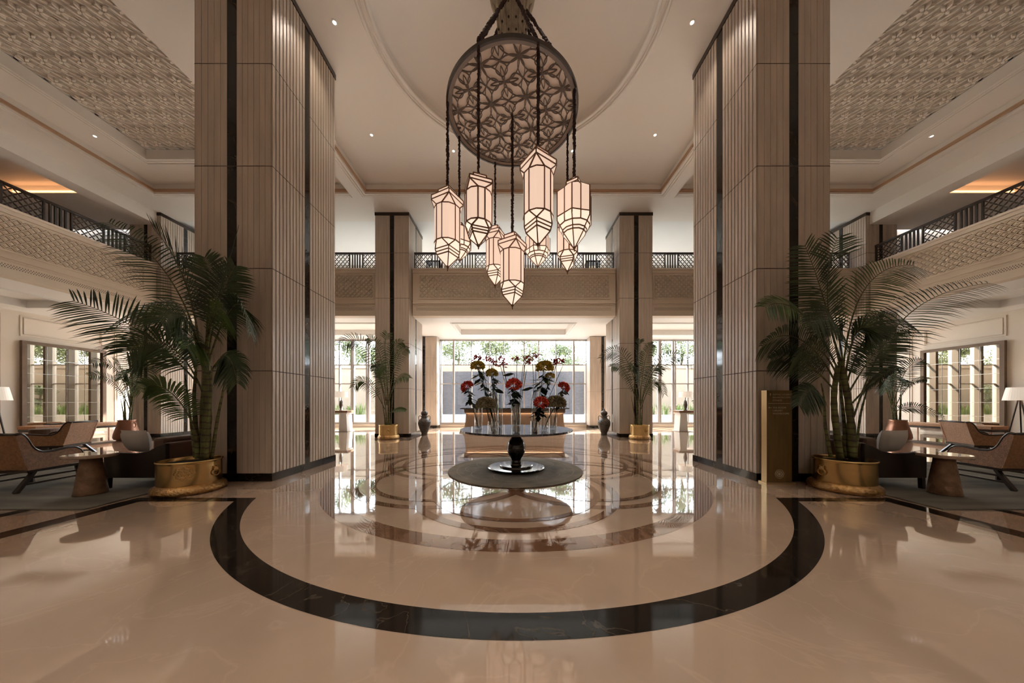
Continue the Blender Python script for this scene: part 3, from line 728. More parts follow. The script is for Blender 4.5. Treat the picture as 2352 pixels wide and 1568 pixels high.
for i in range(-4, 5):
    for j in range(-4, 5):
        p = o0+e1*i+e2*j
        for d in (e1, e2):
            poly(arcpts(p, p+d, 0.19)); poly(arcpts(p, p+d, -0.19))
        if (i+j) % 2 == 0:
            # dense flower: narrow petals and wide loops on the diagonals
            for k in range(4):
                a = th+PI/4+k*PI/2; u_ = Vector((math.cos(a), math.sin(a)))
                for sg in (1, -1): poly(arcpts(p, p+u_*0.27, 0.11*sg, 9)); poly(arcpts(p+u_*0.09, p+u_*0.345, 0.42*sg))
        else:
            for k in range(4):
                a = th+PI/4+k*PI/2; u_ = Vector((math.cos(a), math.sin(a)))
                for sg in (1, -1): poly(arcpts(p, p+u_*0.353, 0.17*sg))
b.build('flower_lattice', M['lattice'], root)
def garland(pts, r, n=None, parent=None, name='garland_rope'):
    # bumpy cord of flower beads
    pts = [Vector(p) for p in pts]; L = sum((q-p).length for p, q in zip(pts[:-1], pts[1:])); n = n or max(12, int(L/0.022))
    out = []
    for k in range(n+1):
        t = k/n*L; i = 0
        while i < len(pts)-2 and t > (pts[i+1]-pts[i]).length: t -= (pts[i+1]-pts[i]).length; i += 1
        p = pts[i]+(pts[i+1]-pts[i]).normalized()*t; out.append(p+Vector((random.uniform(-1,1), random.uniform(-1,1), 0))*r*0.30)
    g = MB(); g.tube(out, [r*random.uniform(0.7, 1.35) for _ in out], 6); return g.build(name, M['rope'], parent)
top = Vector((0, 0, 9.9-RZ))
rim = [(-1.30,-0.30), (-0.58,-1.24), (0.41,-1.27), (1.18,-0.60), (1.22,0.42), (0.55,1.22), (-0.45,1.25), (-1.2,0.47)]
for x, y in rim: garland([(x*0.06, y*0.06, top.z-0.1), (x*0.32, y*0.32, top.z-0.75), (x*0.99, y*0.99, 0.05)], 0.028, parent=root)
b = MB(); b.smooth = True
b.lathe([(0.50, 9.95-RZ), (0.46, 9.75-RZ), (0.35, 9.6-RZ), (0.29, 9.3-RZ), (0.26, 9.0-RZ), (0.28, 8.75-RZ), (0.21, 8.62-RZ), (0.001, 8.60-RZ)], 24, cap=False)
for k in range(12):
    a = 2*PI*k/12; b.tube([(0.39*math.cos(a), 0.39*math.sin(a), 9.7-RZ), (0.30*math.cos(a), 0.30*math.sin(a), 9.3-RZ), (0.27*math.cos(a), 0.27*math.sin(a), 8.95-RZ), (0.29*math.cos(a), 0.29*math.sin(a), 8.72-RZ)], 0.025, 6)
hub = b.build('carved_hub', M['carved'], root)
b = MB()
for k in range(12):
    a = 2*PI*(k+0.5)/12
    for z in (9.35, 9.05, 8.8): b.ball((0.29*math.cos(a), 0.29*math.sin(a), z-RZ), 0.022, 6, 4)
b.build('rosette_studs', M['dark'], hub)

def ring(kind, r, z, rot=0.0):
    out = []
    for k in range(12):
        a = 2*PI*k/12+rot
        if kind == 's':
            # square with corners at k = 0,3,6,9
            c0 = (k//3)*3; t = (k-c0)/3; a0_ = 2*PI*c0/12+rot; a1_ = a0_+PI/2
            out.append(Vector((r*((1-t)*math.cos(a0_)+t*math.cos(a1_)), r*((1-t)*math.sin(a0_)+t*math.sin(a1_)), z)))
        elif kind == 't': rr = r*(1.0 if k % 2 == 0 else 0.86); out.append(Vector((rr*math.cos(a), rr*math.sin(a), z)))
        else: out.append(Vector((r*math.cos(a), r*math.sin(a), z)))
    return out
def lantern(label, x, y, zt, zb, w, kind, rope_top, rot, small=False):
    H = zt-zb; root = thing('hanging_lantern', label, 'lantern', (x, y, zb), rot, 'milk glass lanterns of the chandelier')
    if kind == 'A':
        spec = [('s',.29,1.0),('s',.29,.94),('s',.44,.925),('s',.50,.915),('s',.50,.865),('c',.41,.765),('c',.41,.335),('s',.385,.255),('s',.36,.22),('s',.335,.185),('s',.02,.05)]
        edges = [(0,1,'c'),(1,3,'c'),(3,4,'c'),(4,5,'all2'),(5,6,'all'),(6,7,'all2'),(7,8,'c'),(8,9,'c'),(9,10,'c')]
        rings_ = (0,1,3,4,5,6,7,8,9)
    else:
        spec = [('s',.03,1.0),('s',.24,.925),('s',.24,.885),('c',.30,.84),('t',.50,.77),('t',.50,.44),('t',.50,.39),('c',.42,.33),('c',.34,.27),('c',.31,.235),('c',.02,.05)]
        edges = [(0,1,'c'),(1,2,'c'),(2,3,'c'),(3,4,'all'),(4,5,'all'),(5,6,'all'),(6,7,'all'),(7,8,'all2'),(8,9,'all2'),(9,10,'all2')]
        rings_ = (1,2,3,5,7,8,9)
    R = [ring(k, r*w, z*H) for k, r, z in spec]
    low = 6 if kind == 'A' else 5
    for nm, i0, i1, mt in (('upper_glass', 0, low, M['lglass']), ('lower_glass', low, len(R)-1, M['lglassb'])):
        g = MB()
        vs = [p for i in range(i0, i1+1) for p in R[i]]; fs = []
        for i in range(i1-i0):
            for k in range(12): k2 = (k+1) % 12; fs.append((i*12+k, (i+1)*12+k, (i+1)*12+k2, i*12+k2))
        if i0 == 0: fs.append(tuple(range(12)))
        g.add(vs, fs); g.build(nm, mt, root)
    f = MB(); t = 0.019
    for i in rings_:
        step = 3 if spec[i][0] == 's' else 1; P_ = [R[i][k]*1.0 for k in range(0, 12, step)]
        for p, q in zip(P_, P_[1:]+P_[:1]): f.bar(p, q, t, t)
    for i, j, mode in edges:
        for k in range(12):
            if mode == 'c' and k % 3: continue
            if mode == 'all2':
                # flare: from each square corner two bars spread to the neighbours
                if kind == 'A':
                    sq_, ci = (i, j) if spec[i][0] == 's' else (j, i)
                    if k % 3 == 0:
                        f.bar(R[sq_][k], R[ci][(k+1) % 12], t, t); f.bar(R[sq_][k], R[ci][(k-1) % 12], t, t)
                    continue
                elif k % 2: continue
            if mode == 'all' and kind == 'A' and k % 3 == 0: continue
            f.bar(R[i][k], R[j][k], t, t)
    f.build('lead_frame', M['lframe'], root)
    f = MB(); f.smooth = True; f.lathe([(0.035, 0.062*H), (0.03, 0.045*H), (0.012, 0.03*H), (0.01, 0.0)], 8); f.build('finial', M['lframe'], root)
    garland([(0, 0, H-0.01), (0, 0, rope_top-zb)], 0.027 if w > 0.56 else 0.022, parent=root, name='garland_cord')
    return root
LT = [
 ('leftmost long lantern with a square cap', -1.30, 5.90, 5.56, 3.99, .62, 'A', 0.30),
 ('half-hidden lantern tucked behind the leftmost long one', -1.205, 6.66, 5.40, 4.52, .56, 'B', 0.6),
 ('square-capped lantern hanging second from the left, in front', -0.58, 4.96, 5.11, 3.94, .53, 'A', PI/4+0.35),
 ('slim square-capped lantern hanging back, left of the lowest one', -0.45, 7.38, 5.70, 4.21, .54, 'A', 0.4),
 ('lowest and central square-capped lantern', -0.02, 6.14, 4.81, 3.31, .60, 'A', 0.25),
 ('highest square-capped lantern, largest in view', 0.41, 4.93, 5.49, 3.92, .60, 'A', PI/4+0.6),
 ('small faceted star-shaped lantern behind the lowest one', 0.60, 7.32, 5.65, 4.68, .60, 'B', 0.1),
 ('square-capped lantern half hidden behind the star lantern at right', 1.20, 6.61, 5.55, 4.23, .54, 'A', 0.5),
 ('rightmost faceted star-shaped lantern with a pointed top', 1.155, 5.65, 5.65, 4.25, .68, 'B', 0.2)]
for lab, x, y, zt, zb, w, kd, rot in LT:
    lantern('milk glass lantern, '+lab, x, y, zt, zb, w, kd, RZ-0.03, rot)

for dx, dy in ((-0.75, 0.6), (0.75, 0.6), (-0.75, -0.6), (0.75, -0.6)):  # added spots without fixtures, brightening the disc's backing panel from above
    ld = bpy.data.lights.new('spot', 'SPOT'); lo = bpy.data.objects.new('spot', ld); C.objects.link(lo)
    ld.energy = 55; ld.color = (1, 0.86, 0.72); ld.spot_size = 1.0; ld.spot_blend = 1.0; ld.shadow_soft_size = 0.05; lo.location = (RX+dx, RY+dy, Z2+0.35)
# downlights
def downlight(px_, y, z, energy, label, spot=1.9, tilt=(0, 0, 0)):
    r = thing('downlight', label, 'downlight', (px_, y, z))
    b = MB(); b.lathe([(0.06, 0.0), (0.06, -0.006), (0.038, -0.008), (0.034, 0.0)], 20, cap=False); b.build('trim_ring', M['ceilw'], r)
    b = MB(); b.lathe([(0.032, -0.003), (0.001, -0.004)], 16, cap=False); b.build('lens', M['led'], r)
    ld = bpy.data.lights.new('spot', 'SPOT'); lo = bpy.data.objects.new('spot', ld); C.objects.link(lo)
    ld.energy = energy; ld.color = (1.0, 0.85, 0.70); ld.spot_size = spot; ld.spot_blend = 0.8; ld.shadow_soft_size = 0.06
    lo.location = (px_, y, z-0.03); lo.rotation_euler = tilt
DL = [(-3.70, 6.17, Z2, 'left of the ceiling circle, beside the big left column'), (3.70, 6.17, Z2, 'right of the ceiling circle, beside the big right column'),
      (-4.17, 8.77, Z2, 'behind the ceiling circle at far left'), (4.17, 8.77, Z2, 'behind the ceiling circle at far right'),
      (-1.87, 9.33, Z2, 'just left of the chandelier disc, beyond the circle'), (1.85, 9.33, Z2, 'just right of the chandelier disc, beyond the circle'),
      (-12.36, 8.81, Z2, 'in the left coffer band beside the floral relief'), (12.36, 8.81, Z2, 'in the right coffer band beside the floral relief'),
      (15.1, 8.2, ZG, 'in the right gallery ceiling')]
for x, y, z, lab in DL: downlight(x, y, z, 55 if abs(y-6.17) < 0.1 else (200 if abs(x) < 5 else 90), 'small recessed downlight '+lab)
for i, (x, y) in enumerate(((-2.2, 1.6), (2.2, 1.6), (-2.2, -1.6), (2.2, -1.6), (-7.0, 1.2), (7.0, 1.2))):  # added unseen spots without fixtures, brightening the foreground floor
    ld = bpy.data.lights.new('spot', 'SPOT'); lo = bpy.data.objects.new('spot', ld); C.objects.link(lo)
    ld.energy = 200; ld.color = (1.0, 0.84, 0.70); ld.spot_size = 1.25; ld.spot_blend = 0.9; ld.shadow_soft_size = 0.06; lo.location = (x, y, Z2-0.03)
for i, (x, y) in enumerate(((-12.36, 4.5), (12.36, 4.5), (-9, -7.5), (-3, -7.5), (3, -7.5), (9, -7.5), (-3, -4.5), (3, -4.5))):  # added unseen spots without fixtures, mostly rear fill for the column fronts
    ld = bpy.data.lights.new('spot', 'SPOT'); lo = bpy.data.objects.new('spot', ld); C.objects.link(lo)
    ld.energy = 100 if y > 0 else 700; ld.color = (1.0, 0.97, 0.92); ld.spot_size = 1.9; ld.spot_blend = 0.8; ld.shadow_soft_size = 0.06; lo.location = (x, y, Z2-0.03)

# ================================================================== CENTRE TABLE, RUG
b = MB(); b.lathe([(1.35, 0.006), (1.365, 0.012), (1.35, 0.022), (0.001, 0.022)], 96)
rg = thing('round_rug', 'round taupe patterned rug under the pedestal table', 'rug', (CX, 6.18, 0))
b.build('rug_pile', M['rug'], rg)
b = MB()
b.annulus(0, 0, 1.18, 1.195, 0.024, n=72)
for k in range(8):
    a = 2*PI*k/8; b.annulus(0.62*math.cos(a), 0.62*math.sin(a), 0.40, 0.418, 0.0240+0.0002*k, n=36)
b.build('woven_pattern', M['rugline'], rg)
TZ = 0.845
tb = thing('pedestal_table', 'large round dark pedestal table in the middle of the lobby', 'table', (0.06, 6.2, 0.0245))
T0 = -0.0245
b = MB(); b.lathe([(1.10, TZ-0.045+T0), (1.15, TZ-0.035+T0), (1.15, TZ+T0), (0.001, TZ+T0)], 96); b.build('tabletop', M['topgl'], tb)
b = MB(); b.smooth = True
b.lathe([(0.10, 0.09), (0.115, 0.13), (0.10, 0.16), (0.11, 0.21), (0.15, 0.27), (0.185, 0.35), (0.195, 0.43), (0.185, 0.51), (0.15, 0.59), (0.105, 0.645), (0.095, 0.69), (0.11, 0.73), (0.16, 0.76), (0.22, TZ-0.075), (0.22, TZ-0.07)], 48); b.build('turned_pedestal', M['ebony'], tb)
b = MB(); b.lathe([(0.56, 0.0), (0.585, 0.012), (0.585, 0.035), (0.56, 0.045), (0.35, 0.048), (0.345, 0.075), (0.33, 0.082), (0.13, 0.085), (0.12, 0.11), (0.001, 0.11)], 64); b.build('stepped_base', M['ebony'], tb)

# vases and flowers ------------------------------------------------
def table_pt(px, py): Y = (CH-TZ)*F/(py-PY0); return ((px-PX0)*Y/F, Y)
def vase(label, px, pyb, pyt, rpx, white=False):
    x, y = table_pt(px, pyb); H = CH+(PY0-pyt)*y/F-TZ; r = rpx*y/F
    v = thing('glass_vase', label, 'vase', (x, y, TZ), 0)
    b = MB(); b.lathe([(0.001, 0.001), (r*0.98, 0.001), (r, 0.01), (r, H), (r*0.93, H), (r*0.93, 0.02), (0.001, 0.02)], 20, cap=False); b.build('glass_body', M['vase'], v, smooth=False)
    b = MB(); b.lathe([(0.001, 0.022), (r*0.9, 0.022), (r*0.9, H*0.16), (0.001, H*0.16)], 16, cap=False); b.build('water', M['vase'], v)
    return x, y, TZ+H, r
def petals_head(b, c, r, n, size, flat=0.8, tilt=None):
    for k in range(n):
        z = 1-2*(k+0.5)/n
        if z < -0.45: continue
        a = k*2.39996; rr = math.sqrt(max(0, 1-z*z)); d = Vector((rr*math.cos(a), rr*math.sin(a), z*flat))
        if tilt is not None: d = tilt @ d
        p = Vector(c)+d*r*random.uniform(0.82, 1.0); u = d.orthogonal().normalized(); w = d.cross(u).normalized(); s_ = size*random.uniform(0.8, 1.2)
        ca = random.uniform(0, PI); u, w = u*math.cos(ca)+w*math.sin(ca), -u*math.sin(ca)+w*math.cos(ca)
        q = Vector(c)+d*r*0.45
        b.add([q, p+u*s_*0.5, p+d*s_*0.5, p-u*s_*0.5, p+w*s_*0.25+d*s_*0.2], [(0,1,4), (0,4,3), (1,2,4), (4,2,3)])
def bloom(name, label, cat, px, py, Y, rpx, mat, foot, n=110, tilt=None, leafy=True, leafside=0):
    c = at(px, py, Y); r = rpx*Y/F*0.95
    t = thing(name, label, cat, (foot[0], foot[1], foot[2]))
    o = Vector(foot); cl = c-o
    b = MB(); petals_head(b, cl, r, n, r*(0.42 if n < 200 else 0.24), tilt=tilt); b.build('bloom_head', mat, t)
    b = MB(); mid = (cl*0.5)+Vector((0, 0, 0.03))
    for k in range(4):
        dx = Vector((random.uniform(-1, 1), random.uniform(-1, 1), 0))*0.012
        b.tube([dx, mid+dx*2, cl-(cl.normalized()*r*0.2)+dx*2], 0.0045, 5)
    b.build('flower_stem', M['fstem'], t)
    if leafy:
        b = MB()
        for k in range(26):
            a = 2*PI*k/12+random.random(); d = Vector((math.cos(a), math.sin(a), random.uniform(-0.9, 0.1))).normalized(); L = r*random.uniform(1.1, 1.9); base = cl*random.uniform(0.55, 0.95); w = d.cross(Vector((0,0,1))).normalized()*L*0.25
            b.add([base, base+d*L*0.5+w, base+d*L, base+d*L*0.5-w], [(0,1,2,3)])
        b.build('leaves', M['leaf'] if leafside == 0 else M['purple'], t)
    return t
def heliconia(label, foot, tips, bracts):
    t = thing('heliconia_spray', label, 'flowers', foot); o = Vector(foot)
    b = MB(); h = MB()
    for (px, py, Y) in tips:
        e = at(px, py, Y)-o; m_ = e*0.5+Vector((0, 0, -0.04*abs(e.x))); b.tube([(0,0,0), m_, m_*0.35+e*0.65, e], [0.006, 0.005, 0.007, 0.003], 5)
        # dark spiky tip
    b.build('flower_stem', M['fstem'], t)
    for (px, py, Y) in bracts:
        c = at(px, py, Y)-o
        b2 = MB()
        for k in range(13):
            c = at(px, py, Y)-o+Vector((random.uniform(-.05,.05), random.uniform(-.05,.05), random.uniform(-.05,.04)))
            a = random.uniform(-0.5, PI+0.5); L = random.uniform(0.05, 0.105); d = Vector((math.cos(a), random.uniform(-0.4, 0.4), math.sin(a)*0.8+0.1)).normalized(); w = Vector((-d.z, 0, d.x))*0.014
            b2.add([c-d*0.01, c+d*L*0.4+w, c+d*L, c+d*L*0.4-w, c+d*L*0.4+Vector((0, -0.014, 0))], [(0,1,4), (1,2,4), (2,3,4), (3,0,4)])
        b2.build('red_bracts', M['pinkb'], t)
V = {}
V['c'] = vase('tallest clear vase at the front centre of the table, under the central red bloom', 1185, 993, 927, 11)
V['fl'] = vase('short clear vase at front left holding the left green hydrangea', 1130, 993, 968, 10)
V['fr'] = vase('short clear vase at front right holding the low red bloom', 1227, 993, 966, 9)
V['bl'] = vase('tall clear vase at left holding the mustard blooms', 1137, 984, 895, 8)
V['br'] = vase('tall clear vase at right holding the larger mustard bloom', 1230, 983, 898, 9)
V['l1'] = vase('slim clear vase at far left of the table, under the left red bloom', 1099, 984, 935, 9)
V['l2'] = vase('clear vase standing empty behind the left hydrangea vase', 1148, 980, 905, 7)
V['r1'] = vase('clear vase right of centre holding the right green hydrangea', 1250, 988, 943, 9)
V['r2'] = vase('slim clear vase at far right of the table, under the right red bloom', 1270, 985, 937, 9)
V['b0'] = vase('clear vase at the back centre holding the tallest heliconia spray', 1187, 977, 900, 9)
def ft(k, dz=-0.02): x, y, z, r = V[k]; return (x, y, TZ+0.03)
bloom('red_bloom', 'central red bloom over the tallest front vase', 'flowers', 1180, 884, 5.45, 19, M['red'], ft('c'), tilt=Matrix.Rotation(0.5, 3, 'X'), leafside=1)
bloom('red_bloom', 'left red bloom leaning out over the table edge', 'flowers', 1073, 888, 5.7, 16, M['red'], ft('l1'), tilt=Matrix.Rotation(-0.6, 3, 'Y'))
bloom('red_bloom', 'right red bloom leaning out over the table edge', 'flowers', 1295, 889, 5.75, 15, M['red'], ft('r2'), tilt=Matrix.Rotation(0.6, 3, 'Y'))
bloom('red_bloom', 'low red bloom beside the right green hydrangea', 'flowers', 1243, 925, 5.3, 18, M['red'], ft('fr'), tilt=Matrix.Rotation(0.5, 3, 'X'), leafside=1)
bloom('mustard_bloom', 'left mustard bloom high above the table', 'flowers', 1097, 841, 5.9, 17, M['yellow'], ft('bl'), n=150)
bloom('mustard_bloom', 'smaller mustard bloom lower between left and centre', 'flowers', 1130, 858, 6.2, 15, M['yellow'], ft('l2'), n=150)
bloom('mustard_bloom', 'large mustard bloom high at right', 'flowers', 1251, 843, 5.9, 20, M['yellow'], ft('br'), n=150)
bloom('mustard_bloom', 'smaller mustard bloom below and right of the large one', 'flowers', 1263, 864, 6.0, 12, M['yellow'], ft('br'), n=90)
bloom('hydrangea', 'left olive hydrangea at the front of the table', 'flowers', 1116, 929, 5.35, 24, M['hydra'], ft('fl'), n=900, leafy=False)
bloom('hydrangea', 'right olive hydrangea at the front of the table', 'flowers', 1277, 926, 5.5, 24, M['hydra'], ft('r1'), n=900, leafy=False)
heliconia('tall central heliconia spray with thin dark tips', ft('b0'), [(1138,798,6.2),(1146,799,6.1),(1187,800,6.4),(1206,795,6.2),(1212,793,6.0),(1153,832,6.0),(1210,848,6.0)], [(1150,828,6.1),(1187,823,6.2),(1208,823,6.2),(1140,836,6.0),(1158,838,6.1)])
heliconia('left heliconia spray above the mustard bloom', ft('bl'), [(1088,815,6.0),(1102,812,6.0),(1126,805,6.2),(1131,810,6.2)], [(1092,822,6.0),(1128,830,6.1),(1118,824,6.1),(1100,822,6.0)])
heliconia('right heliconia spray fanning out above the table', ft('br'), [(1222,803,6.2),(1230,800,6.1),(1283,805,5.9),(1289,802,6.0),(1296,832,5.9)], [(1232,818,6.1),(1215,830,6.1),(1280,832,5.9),(1290,828,5.9),(1272,830,5.9)])
# dark broad leaves
for lab, f_, (px, py, Y), ang in (('broad dark leaf drooping right of the central vase', 'br', (1212, 893, 5.6), PI), ('broad dark leaf arching over the central red bloom', 'b0', (1168, 860, 5.6), PI*0.9), ('broad dark leaf hanging from the left mustard vase', 'bl', (1146, 898, 5.6), -0.6)):
    o = Vector(ft(f_)); c = at(px, py, Y)-o; t = thing('tropical_leaf', lab, 'leaf', ft(f_))
    b = MB(); d = Vector((math.cos(ang), 0, 0.25*math.sin(ang)-0.2)); w = Vector((0.02, 0.03, 0.035)); L = 0.12
    b.add([c-d*L, c-d*L*0.2+w, c+d*L, c-d*L*0.2-w, c+d*L*0.4+w*0.8, c+d*L*0.4-w*0.8], [(0,1,3), (1,4,5,3), (4,2,5)]); b.build('blade', M['purple'], t)
    b = MB(); b.tube([(0,0,0), c*0.6, c-d*L], 0.005, 5); b.build('leaf_stalk', M['fstem'], t)

# ================================================================== PALMS
def bez(p, t):
    u = 1-t; return p[0]*u**3+p[1]*3*u*u*t+p[2]*3*u*t*t+p[3]*t**3
def frond(pts, L, n, mat, parent, o, w=0.025, droop=0.35, lift=0.15, start=0.22, r0=0.014, roll=None):
    roll = random.choice((-1, 1))*random.uniform(0.75, 1.2) if roll is None else roll
    p = [Vector(q)-o for q in pts]; N = 22
    line = [bez(p, k/N) for k in range(N+1)]
    b = MB(); b.tube(line, [r0*(1-0.8*k/N) for k in range(N+1)], 5)
    b.mi = 1
    for k in range(n):
        t = start+(1-start)*(k+0.5)/n; c = bez(p, t); T = (bez(p, min(1, t+0.02))-bez(p, t-0.02)).normalized()
        up = Vector((0, 0, 1)); side = T.cross(up)
        if side.length < 0.15: side = T.cross(Vector((0.3, 1, 0.2)))
        side.normalize(); side = Matrix.Rotation(roll, 3, T) @ side; nr = side.cross(T).normalized()
        if nr.z < 0: nr = -nr
        tt = (t-start)/(1-start); prof = (0.45+0.75*math.sin(PI*min(1, tt*0.85+0.12)))*0.85
        fwd = 0.35+0.5*tt
        for sgn in (-1, 1):
            Lk = L*prof*random.uniform(0.88, 1.08)
            d = (side*sgn+T*fwd*random.uniform(0.9, 1.1)+nr*lift+Vector((random.uniform(-.06,.06),)*3)).normalized()
            ww = w*random.uniform(0.85, 1.1)
            a = c; m1 = c+d*Lk*0.35+Vector((0,0,-droop*Lk*0.06)); m2 = c+d*Lk*0.72+Vector((0,0,-droop*Lk*0.28)); e = c+d*Lk*0.97+Vector((0,0,-droop*Lk*0.6))
            wd = T.cross(d); wd = d.cross(wd).normalized() if wd.length > 1e-3 else nr
            wd = (T-d*T.dot(d)); 
            if wd.length < 1e-3: wd = nr
            wd = wd.normalized()*ww*0.5; fold = nr*ww*0.22
            b.add([a-wd*0.4, a+wd*0.4, m1-wd, m1+fold*-1, m1+wd, m2-wd*0.75, m2-fold*0.7, m2+wd*0.75, e], [(0,1,4,3), (0,3,2), (2,3,6,5), (3,4,7,6), (5,6,8), (6,7,8)])
    return b.build('frond', [M['stem'], mat], parent)
def stem(pts, rads, parent, o, rings=True):
    p = [Vector(q)-o for q in pts]; n = 18; out = []; rr = []
    def cr(t):
        m = len(p)-1; i = min(int(t*m), m-1); f = t*m-i
        a = p[max(i-1, 0)]; b_ = p[i]; c = p[i+1]; d = p[min(i+2, m)]
        return 0.5*((2*b_)+(c-a)*f+(2*a-5*b_+4*c-d)*f*f+(3*b_-a-3*c+d)*f**3)
    for k in range(n+1):
        t = k/n; out.append(cr(t)); rr.append((rads[0]+(rads[1]-rads[0])*t)*(1.12 if k % 3 == 0 and rings else 1.0))
    b = MB(); b.tube(out, rr, 10); return b.build('palm_stem', M['stem'], parent, smooth=True)
def brass_pot(parent, r, h, rb, ang=0.0, med=None):
    b = MB(); b.smooth = True
    b.lathe([(rb*0.93, 0.0), (rb*0.99, 0.03), (rb, h*0.12), (rb*0.97, h*0.2), (r*0.99, h*0.26), (r*0.97, h*0.27)], 48); b.build('embossed_foot', M['brassb'], parent)
    b = MB(); b.smooth = True
    b.lathe([(r*0.96, h*0.27), (r*0.97, h*0.3), (r*0.965, h*0.9), (r*0.98, h*0.94), (r*1.0, h*0.955), (r*1.0, h*0.985), (r*0.97, h), (r*0.93, h*0.985), (r*0.93, h*0.85)], 48, cap=False)
    body = b.build('brass_drum', M['brass'], parent)
    b = MB(); b.lathe([(r*0.93, h*0.88), (0.001, h*0.88)], 24, cap=False); b.build('soil', M['soil'], parent)
    # lion-ring handle and chased medallion on the drum
    for a, kind in ((ang, 'h'), (med, 'm')):
        if a is None: continue
        T = Matrix.Rotation(a, 4, 'Z') @ Matrix.Translation((r*0.972, 0, h*0.66)) @ Matrix.Rotation(PI/2, 4, 'Y')
        b = MB()
        if kind == 'h':
            n_ = 16; pts = [(0.048*math.cos(2*PI*k/n_)+0.045, 0.055*math.sin(2*PI*k/n_), 0.014) for k in range(n_+1)]
            b.tube(pts, 0.009, 6, T); b.ball((-0.01, 0, 0.012), 0.036, 10, 6, 0.7, T, 0.08); b.ball((-0.045, 0.024, 0.008), 0.015, 6, 4, 1, T); b.ball((-0.045, -0.024, 0.008), 0.015, 6, 4, 1, T)
            b.build('lion_ring_handle', M['brassb'], body)
        else:
            for q in range(3):
                rr_ = 0.105-0.035*q; pts = [(rr_*(1+0.10*math.cos(8*2*PI*k/48))*math.cos(2*PI*k/48)-0.0, rr_*(1+0.10*math.cos(8*2*PI*k/48))*math.sin(2*PI*k/48), 0.0-0.5*(rr_*math.sin(2*PI*k/48))**2/r) for k in range(49)]
                b.tube(pts, 0.0035, 4, T)
            for q in range(8):
                a2 = 2*PI*q/8; pts = [(0.1*t_*math.cos(a2), 0.1*t_*math.sin(a2), -0.5*(0.1*t_*math.sin(a2))**2/r) for t_ in (0.1, 0.5, 1.0)]; b.tube(pts, 0.003, 4, T)
            b.build('chased_medallion', M['brassb'], body)
# near left palm
o = Vector((-5.12, 4.73, 0)); pl = thing('potted_palm', 'tall palm in a low brass drum before the big left column', 'potted plant', o)
brass_pot(pl, 0.375, 0.50, 0.43, ang=math.radians(5), med=math.radians(-53))
def A4(*q): return [at(*k) for k in q]
stem(A4((470,1052,4.73),(476,960,4.73),(474,880,4.75),(468,790,4.75)), (0.06, 0.036), pl, o)
stem(A4((455,1052,4.72),(448,960,4.70),(446,900,4.70),(452,830,4.75)), (0.036, 0.012), pl, o)
stem(A4((486,1052,4.76),(500,960,4.75),(512,900,4.75),(520,850,4.75)), (0.026, 0.006), pl, o)
stem(A4((464,1050,4.78),(466,930,4.85),(474,800,4.85),(480,690,4.8)), (0.045, 0.010), pl, o)
stem(A4((474,1052,4.68),(478,980,4.64),(484,900,4.62),(486,840,4.6)), (0.03, 0.008), pl, o)
stem(A4((448,1050,4.78),(440,980,4.78),(430,900,4.8),(425,860,4.8)), (0.022, 0.006), pl, o)
Lf = [((462,830,4.75),(440,680,4.7),(350,560,4.7),(248,510,4.75),.44,.5,'leaf'),
 ((455,880,4.75),(400,820,4.6),(320,735,4.5),(166,690,4.3),.52,.25,'leaf'),
 ((450,850,4.8),(400,700,5.0),(340,685,5.1),(275,735,5.2),.50,.7,'leaf'),
 ((460,800,4.7),(440,660,4.6),(410,590,4.6),(350,520,4.7),.42,.1,'leaf'),
 ((475,800,4.7),(490,700,4.7),(500,640,4.7),(470,590,4.6),.38,.2,'leaf'),
 ((478,820,4.75),(495,700,4.7),(515,650,4.65),(540,610,4.6),.36,.3,'leaf'),
 ((480,830,4.75),(520,690,4.6),(560,650,4.5),(575,765,4.4),.36,.8,'leaf'),
 ((455,1005,4.7),(430,930,4.5),(385,875,4.4),(338,885,4.3),.33,.6,'leafl'),
 ((465,900,4.8),(430,810,4.6),(370,750,4.4),(290,810,4.2),.45,.8,'leaf'),
 ((470,860,4.7),(450,740,4.4),(420,690,4.2),(370,740,4.0),.45,.7,'leaf'),
 ((480,860,4.75),(515,800,4.7),(530,800,4.65),(545,880,4.6),.30,.9,'leaf'),
 ((468,850,4.75),(455,780,4.5),(440,750,4.3),(430,800,4.1),.40,.8,'leafl'),
 ((472,820,4.8),(480,720,4.5),(500,690,4.3),(520,720,4.1),.36,.8,'leafl')]
for p0, p1, p2, p3, L, dr, mt in Lf: frond(A4(p0, p1, p2, p3), L*1.12, 38, M[mt], pl, o, droop=dr)
b = MB(); b.tube([at(480,760,4.75)-o, at(515,640,4.72)-o, at(549,516,4.7)-o], [0.014, 0.01, 0.002], 6); b.build('spear_leaf', M['leaf'], pl)
